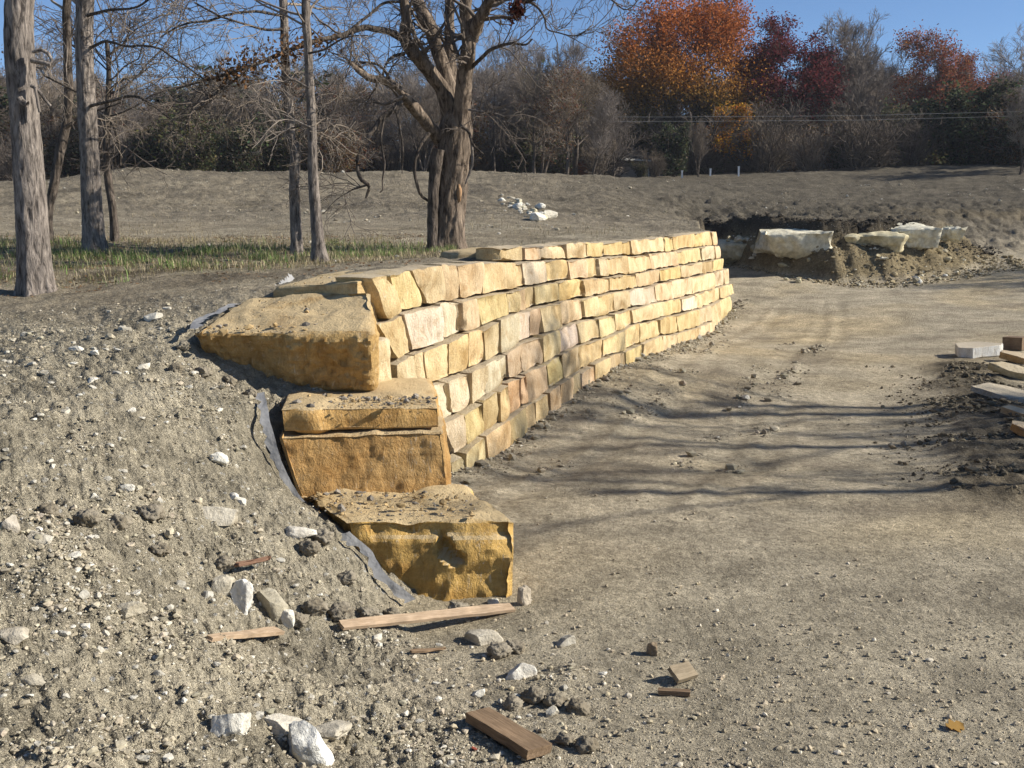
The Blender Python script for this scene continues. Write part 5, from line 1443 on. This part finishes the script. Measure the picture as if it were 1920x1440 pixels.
fixed = [(137, 1042, 36, 18), (240, 918, 32, 18), (175, 936, 18, 18), (140, 655, 36, 14), (180, 670, 26, 10), (268, 690, 34, 12), (85, 700, 24, 14), (125, 768, 30, 14), (248, 770, 26, 12), (297, 942, 16, 22), (340, 1102, 26, 26),
         (25, 640, 30, 12), (170, 715, 36, 12), (58, 683, 22, 12), (410, 640, 26, 10), (288, 600, 40, 12), (240, 620, 40, 12), (310, 578, 30, 9), (155, 1118, 40, 18), (620, 960, 22, 16), (200, 900, 22, 10), (75, 780, 22, 10),
         (125, 1320, 20, 16), (255, 1260, 20, 12), (760, 1318, 14, 14), (1060, 1290, 24, 14), (1130, 1262, 26, 14), (820, 1282, 24, 24), (640, 1150, 20, 14), (690, 1290, 14, 12)]
rr2 = random.Random(9)
mesh_pool = [rock_mesh("limestone_rock", 2, (1, .8, .6), 950 + i, .2, .35, M_rock, 6) for i in range(10)]
tries = 0
while len(fixed) < 170 and tries < 4000:
    tries += 1
    px, py = rr2.uniform(0, 1000), rr2.uniform(610, 1435)
    if 340 < px and py < 1150 and px > 340 + (py - 640) * .62: continue
    sz = min(9 + 6 * rr2.paretovariate(2.2), 34)
    fixed.append((px, py, sz, sz * .5))
for i, (px, py, a_, b_) in enumerate(fixed):
    g = ground_px(px, py)
    o = link_mesh("limestone_rock", mesh_pool[i % 10])
    sx = a_ / F * g[1]
    o.scale = (sx, sx, max(sx * .8, b_ / F * g[1] * 1.4))
    o.location = (g[0], g[1], g[2] - .06 * sx)
    o.rotation_euler = (rr2.uniform(-.3, .3), rr2.uniform(-.3, .3), rr2.uniform(0, 6.28))
    j = rr2.uniform(.6, 1.0); o.color = (.72 * j, .68 * j, .58 * j, 1)
    tag(o, "small white limestone fragment scattered on the grey dirt slope", "rock", "small white fragments on the dirt slope")
# dark heavy clods
for i, (px, py, s_) in enumerate([(590, 1150, 46), (640, 1155, 52), (690, 1150, 40), (735, 1152, 34), (560, 1165, 36), (860, 1145, 44), (935, 1225, 46), (965, 1215, 40), (285, 975, 50), (165, 975, 46), (225, 985, 40), (300, 1040, 40), (1000, 1310, 46), (960, 1325, 40), (1040, 1320, 40), (90, 960, 40), (420, 1060, 36), (700, 985, 34),
                              (605, 1010, 40), (580, 1035, 40), (650, 1090, 36), (1085, 1330, 46), (1100, 1400, 46), (1060, 1390, 36), (915, 1340, 34), (330, 690, 26), (380, 700, 30), (430, 715, 26), (470, 740, 24), (345, 650, 26)]):
    g = ground_px(px, py + 6); d = s_ / F * g[1]
    o = link_mesh("dirt_clod", rock_mesh("dirt_clod", 4, (d, d * .85, d * .75), 1200 + i, .45, 0, M_rock, 3, True, (.6, .9), 1.0))
    o.location = (g[0], g[1], g[2] + d * .18); o.color = (.27, .235, .178, 1)
    tag(o, "lumpy grey-brown earth clod on the dirt slope", "clod", "large earth clods on the dirt slope")

# ------------------------------------------------------------------ timber offcuts, leaf, stick
M_w1 = mat_wood("reddish_wood", (.32, .225, .14), (.47, .35, .235))
M_w2 = mat_wood("weathered_board", (.13, .085, .05), (.24, .165, .10))
def plank(name, pa, pb, wdt, thick, mat, label, cat, lift=.02, roll=0., taper=(1, 1), seg=16, seed=0, warp=.01):
    """board from ground pixel pa to pb"""
    a_, b_ = ground_px(*pa), ground_px(*pb)
    a_[2] += lift; b_[2] += lift
    d = b_ - a_; Lx = np.linalg.norm(d); ex = d / Lx
    ey = unit(np.cross(np.array([0, 0, 1.]), ex)); ez = np.cross(ex, ey)
    U, Qd = boxgrid(seg, 3, 2)
    r = np.random.default_rng(seed)
    x = U[:, 0] * Lx; tp_ = taper[0] + (taper[1] - taper[0]) * U[:, 0]
    y = (U[:, 1] - .5) * wdt * tp_ + warp * fbm(np.stack([x * 5, U[:, 1] * 2 + seed, 0 * x], 1), 2)
    z = (U[:, 2] - .5) * thick + warp * .8 * fbm(np.stack([x * 2, U[:, 1] + seed, 0 * x + 4], 1), 2)
    x = x + warp * 2 * (U[:, 0] - .5) * fbm(np.stack([U[:, 1] * 9, 0 * x + seed, U[:, 2]], 1), 2)
    o = link_mesh(name, mesh_np(name, np.stack([x, y, z], 1), Qd, mat, False))
    from mathutils import Matrix
    mt = Matrix(((ex[0], ey[0], ez[0], a_[0]), (ex[1], ey[1], ez[1], a_[1]), (ex[2], ey[2], ez[2], a_[2]), (0, 0, 0, 1)))
    o.matrix_world = mt @ Matrix.Rotation(roll, 4, 'X')
    return tag(o, label, cat)
plank("wood_strip", (640, 1180), (960, 1146), .095, .022, M_w1, "long reddish wood strip lying below the lowest end block", "wood strip", .022, .4, (.7, .8), seed=1)
plank("wood_strip", (392, 1208), (524, 1190), .07, .02, M_w1, "short reddish wood strip half buried left of the long strip", "wood strip", .02, .35, (.5, 1), seed=2)
plank("wood_board", (895, 1362), (1012, 1428), .15, .045, M_w2, "thick weathered brown board at the bottom of the frame", "board", .045, -.12, seed=3)
plank("wood_offcut", (1234, 1303), (1294, 1306), .035, .025, M_w2, "thin brown lath lying on the drive", "wood offcut", .02, seed=4)
plank("wood_offcut", (1262, 1284), (1298, 1272), .10, .03, mat_wood("pale_wood", (.24, .19, .12), (.34, .27, .18)), "small pale square wood offcut propped behind the lath", "wood offcut", .05, .5, seed=5, seg=6)
plank("broken_stick", (446, 1092), (506, 1080), .03, .022, mat_wood("brown_stick", (.13, .07, .045), (.22, .13, .085)), "curved brown stick across the three rocks", "stick", .10, 0, (1, .5), seed=6, warp=.04)
plank("broken_stick", (770, 1232), (832, 1224), .018, .012, M_w2, "small dark red stick on the slope below the long wood strip", "stick", .02, 0, (.6, 1), seed=7, warp=.03)
def leaf_obj(px, py, size, col, label, rz):
    g = ground_px(px, py)
    U = np.linspace(0, 1, 9)
    wv = np.sin(U * np.pi) ** .7 * .36 * (1 + .45 * np.sin(U * 17))
    V_ = np.concatenate([np.stack([U - .5, -wv, .10 * (np.abs(U - .5))], 1), np.stack([U - .5, 0 * U, .03 + 0 * U], 1), np.stack([U - .5, wv, .12 * U], 1)]) * size
    i = np.arange(8)[:, None]
    Fq = np.concatenate([i + np.array([[0, 1, 10, 9]]), i + np.array([[9, 10, 19, 18]])])
    V_ = np.concatenate([V_, V_ - np.array([0, 0, .003])]); Fq = np.concatenate([Fq, Fq[:, ::-1] + 27])
    o = link_mesh("fallen_leaf", mesh_np("fallen_leaf", V_, Fq, M_leaf, True, np.repeat([col], 54, 0)))
    o.location = (g[0], g[1], g[2] + .012); o.rotation_euler = (.25, .1, rz)
    tag(o, label, "leaf", "fallen leaves on the dirt")
leaf_obj(1790, 1367, .10, (.42, .25, .07), "golden dry leaf alone at the bottom right of the drive", .3)
leaf_obj(925, 1346, .035, (.35, .11, .05), "orange-red leaf scrap behind the thick board", 1.0)
leaf_obj(890, 1412, .035, (.33, .09, .06), "red leaf scrap left of the thick board", 2.0)

# ------------------------------------------------------------------ grey filter fabric beside the end blocks
m_fab, t_, b_ = new_mat("grey_filter_fabric", .85)
n_ = noise(t_, N(t_, "ShaderNodeNewGeometry").outputs["Position"], 14, 5, .6).outputs[0]
t_.links.new(mix(t_, (.21, .206, .20), (.36, .355, .345), n_), b_.inputs["Base Color"])
bump(t_, b_, n_, .6, .02)
def fabric(edge, width, label, seed, dirv):
    E = catmull(np.array(edge, float), 26)
    U = np.linspace(0, 1, 7)
    dv = np.array(dirv, float)
    P = E[:, None] + U[None, :, None] * dv * (width * (.6 + .5 * perlin(np.stack([np.linspace(0, 4, 26), 0 * U.sum() + np.zeros(26), np.full(26, seed * 1.3)], 1)) + .3 + .35 * np.random.default_rng(seed).uniform(-1, 1, 26)))[:, None, None]
    P = P + .02 * np.stack([fbm(P * 7 + i * 5 + seed, 2) for i in range(3)], -1)
    i = np.arange(26 * 7).reshape(26, 7)
    Fq = np.stack([i[:-1, :-1], i[1:, :-1], i[1:, 1:], i[:-1, 1:]], -1).reshape(-1, 4)
    V_ = P.reshape(-1, 3); V2 = V_ + np.array([0, .006, 0])
    o = link_mesh("filter_fabric", mesh_np("filter_fabric", np.concatenate([V_, V2]), np.concatenate([Fq, Fq[:, ::-1] + len(V_)]), m_fab, True))
    tag(o, label, "fabric", "grey filter fabric beside the end blocks")
fabric([at(497, 735, 8.0), at(507, 790, 7.62), at(522, 850, 7.55), at(545, 905, 7.5), at(572, 940, 7.45)], .065, "grey filter fabric strip along the left side of the thick middle block", 1, (-1, -.1, -.15))
fl = [ground_px(x, y) for x, y in [(628, 1012), (662, 1052), (700, 1098), (752, 1140)]]
fabric([p + np.array([.09, .03, .05]) for p in fl], .08, "grey filter fabric sheet below the left side of the lowest block", 2, (-.8, -.25, -.25))
fabric([at(353, 618, 8.6), at(368, 598, 8.9), at(400, 585, 9.3), at(432, 570, 9.6)], .12, "grey filter fabric lying on the left edge of the top slab", 3, (1, -.2, .12))
fabric([at(520, 545, 10.4), at(540, 532, 10.6), at(552, 522, 10.8)], .10, "grey filter fabric scrap sticking up behind the top slab", 4, (-.4, .2, .5))

# ------------------------------------------------------------------ flagstones on the right edge
def slab(px, py, w_px, d_m, t_m, col, label, seed, tilt=(0, 0, 0), Y=None, lift=0.):
    g = ground_px(px, py) if Y is None else at(px, py, Y)
    sx = w_px / F * g[1]
    U, Qd = boxgrid(14, 10, 3)
    P = (U - np.array([.5, .5, 0])) * np.array([sx, d_m, t_m])
    w2 = (U[:, :2] - .5) * 2; rs_ = np.random.default_rng(seed * 13)
    for an in np.arange(7) * .9 + rs_.uniform(0, .5, 7):
        nv_ = np.array([math.cos(an), math.sin(an)]); w2 = w2 - np.clip(w2 @ nv_ - rs_.uniform(.62, .95), 0, None)[:, None] * nv_
    P[:, 0] = w2[:, 0] * .5 * sx; P[:, 1] = w2[:, 1] * .5 * d_m
    nrm = vnormals(P, Qd); P += nrm * (.03 * fbm(P * 3 + seed, 3))[:, None]
    o = link_mesh("flagstone", mesh_np("flagstone", P, Qd, M_stone, True))
    flat_sharp(o, 40)
    o.location = (g[0], g[1], g[2] + lift); o.rotation_euler = tilt; o.color = (*col, 1)
    return tag(o, label, "flagstone", "flat stones dumped at the right edge")
slab(1834, 668, 110, .75, .17, (.62, .60, .54), "white flat slab on top, leftmost of the dumped stones", 1, (.03, -.06, .12), lift=.02)
slab(1929, 680, 130, .55, .10, (.44, .27, .11), "orange-tan slab right of the white slab", 2, (.10, .16, -.45), lift=.0)
slab(1929, 712, 150, .42, .09, (.52, .44, .26), "pale yellow tilted slab below the white slab", 3, (.22, .20, -.55), lift=.02)
slab(1919, 752, 190, .60, .08, (.31, .31, .29), "blue-grey slab in the middle of the dumped stones", 4, (.16, .14, -.40), lift=.0)
slab(1939, 786, 150, .45, .08, (.40, .29, .17), "tan slab below the blue-grey slab", 5, (.2, .16, -.5), lift=.0)
slab(1949, 822, 120, .40, .08, (.44, .25, .10), "orange slab at the lower end of the dumped stones", 6, (.2, .2, -.5), lift=.0)
plank("timber_block", (1884, 655), (1921, 657), .30, .22, M_w2, "dark timber block behind the dumped flat stones", "timber", .12, seed=11, seg=6)

# ------------------------------------------------------------------ thin winter haze
m_hz = bpy.data.materials.new("haze"); m_hz.use_nodes = True
th_ = m_hz.node_tree; th_.nodes.clear()
ho = th_.nodes.new("ShaderNodeOutputMaterial"); pv = th_.nodes.new("ShaderNodeVolumePrincipled")
pv.inputs["Color"].default_value = (.86, .91, 1.0, 1); pv.inputs["Density"].default_value = .00028
th_.links.new(pv.outputs[0], ho.inputs["Volume"])
zmin = float(GZ.min()) - 1.0
hz = box("haze", (-940, -940, zmin), (940, 940, 24.0), m_hz)
tag(hz, "thin pale winter haze over the far trees", None, None, "stuff")
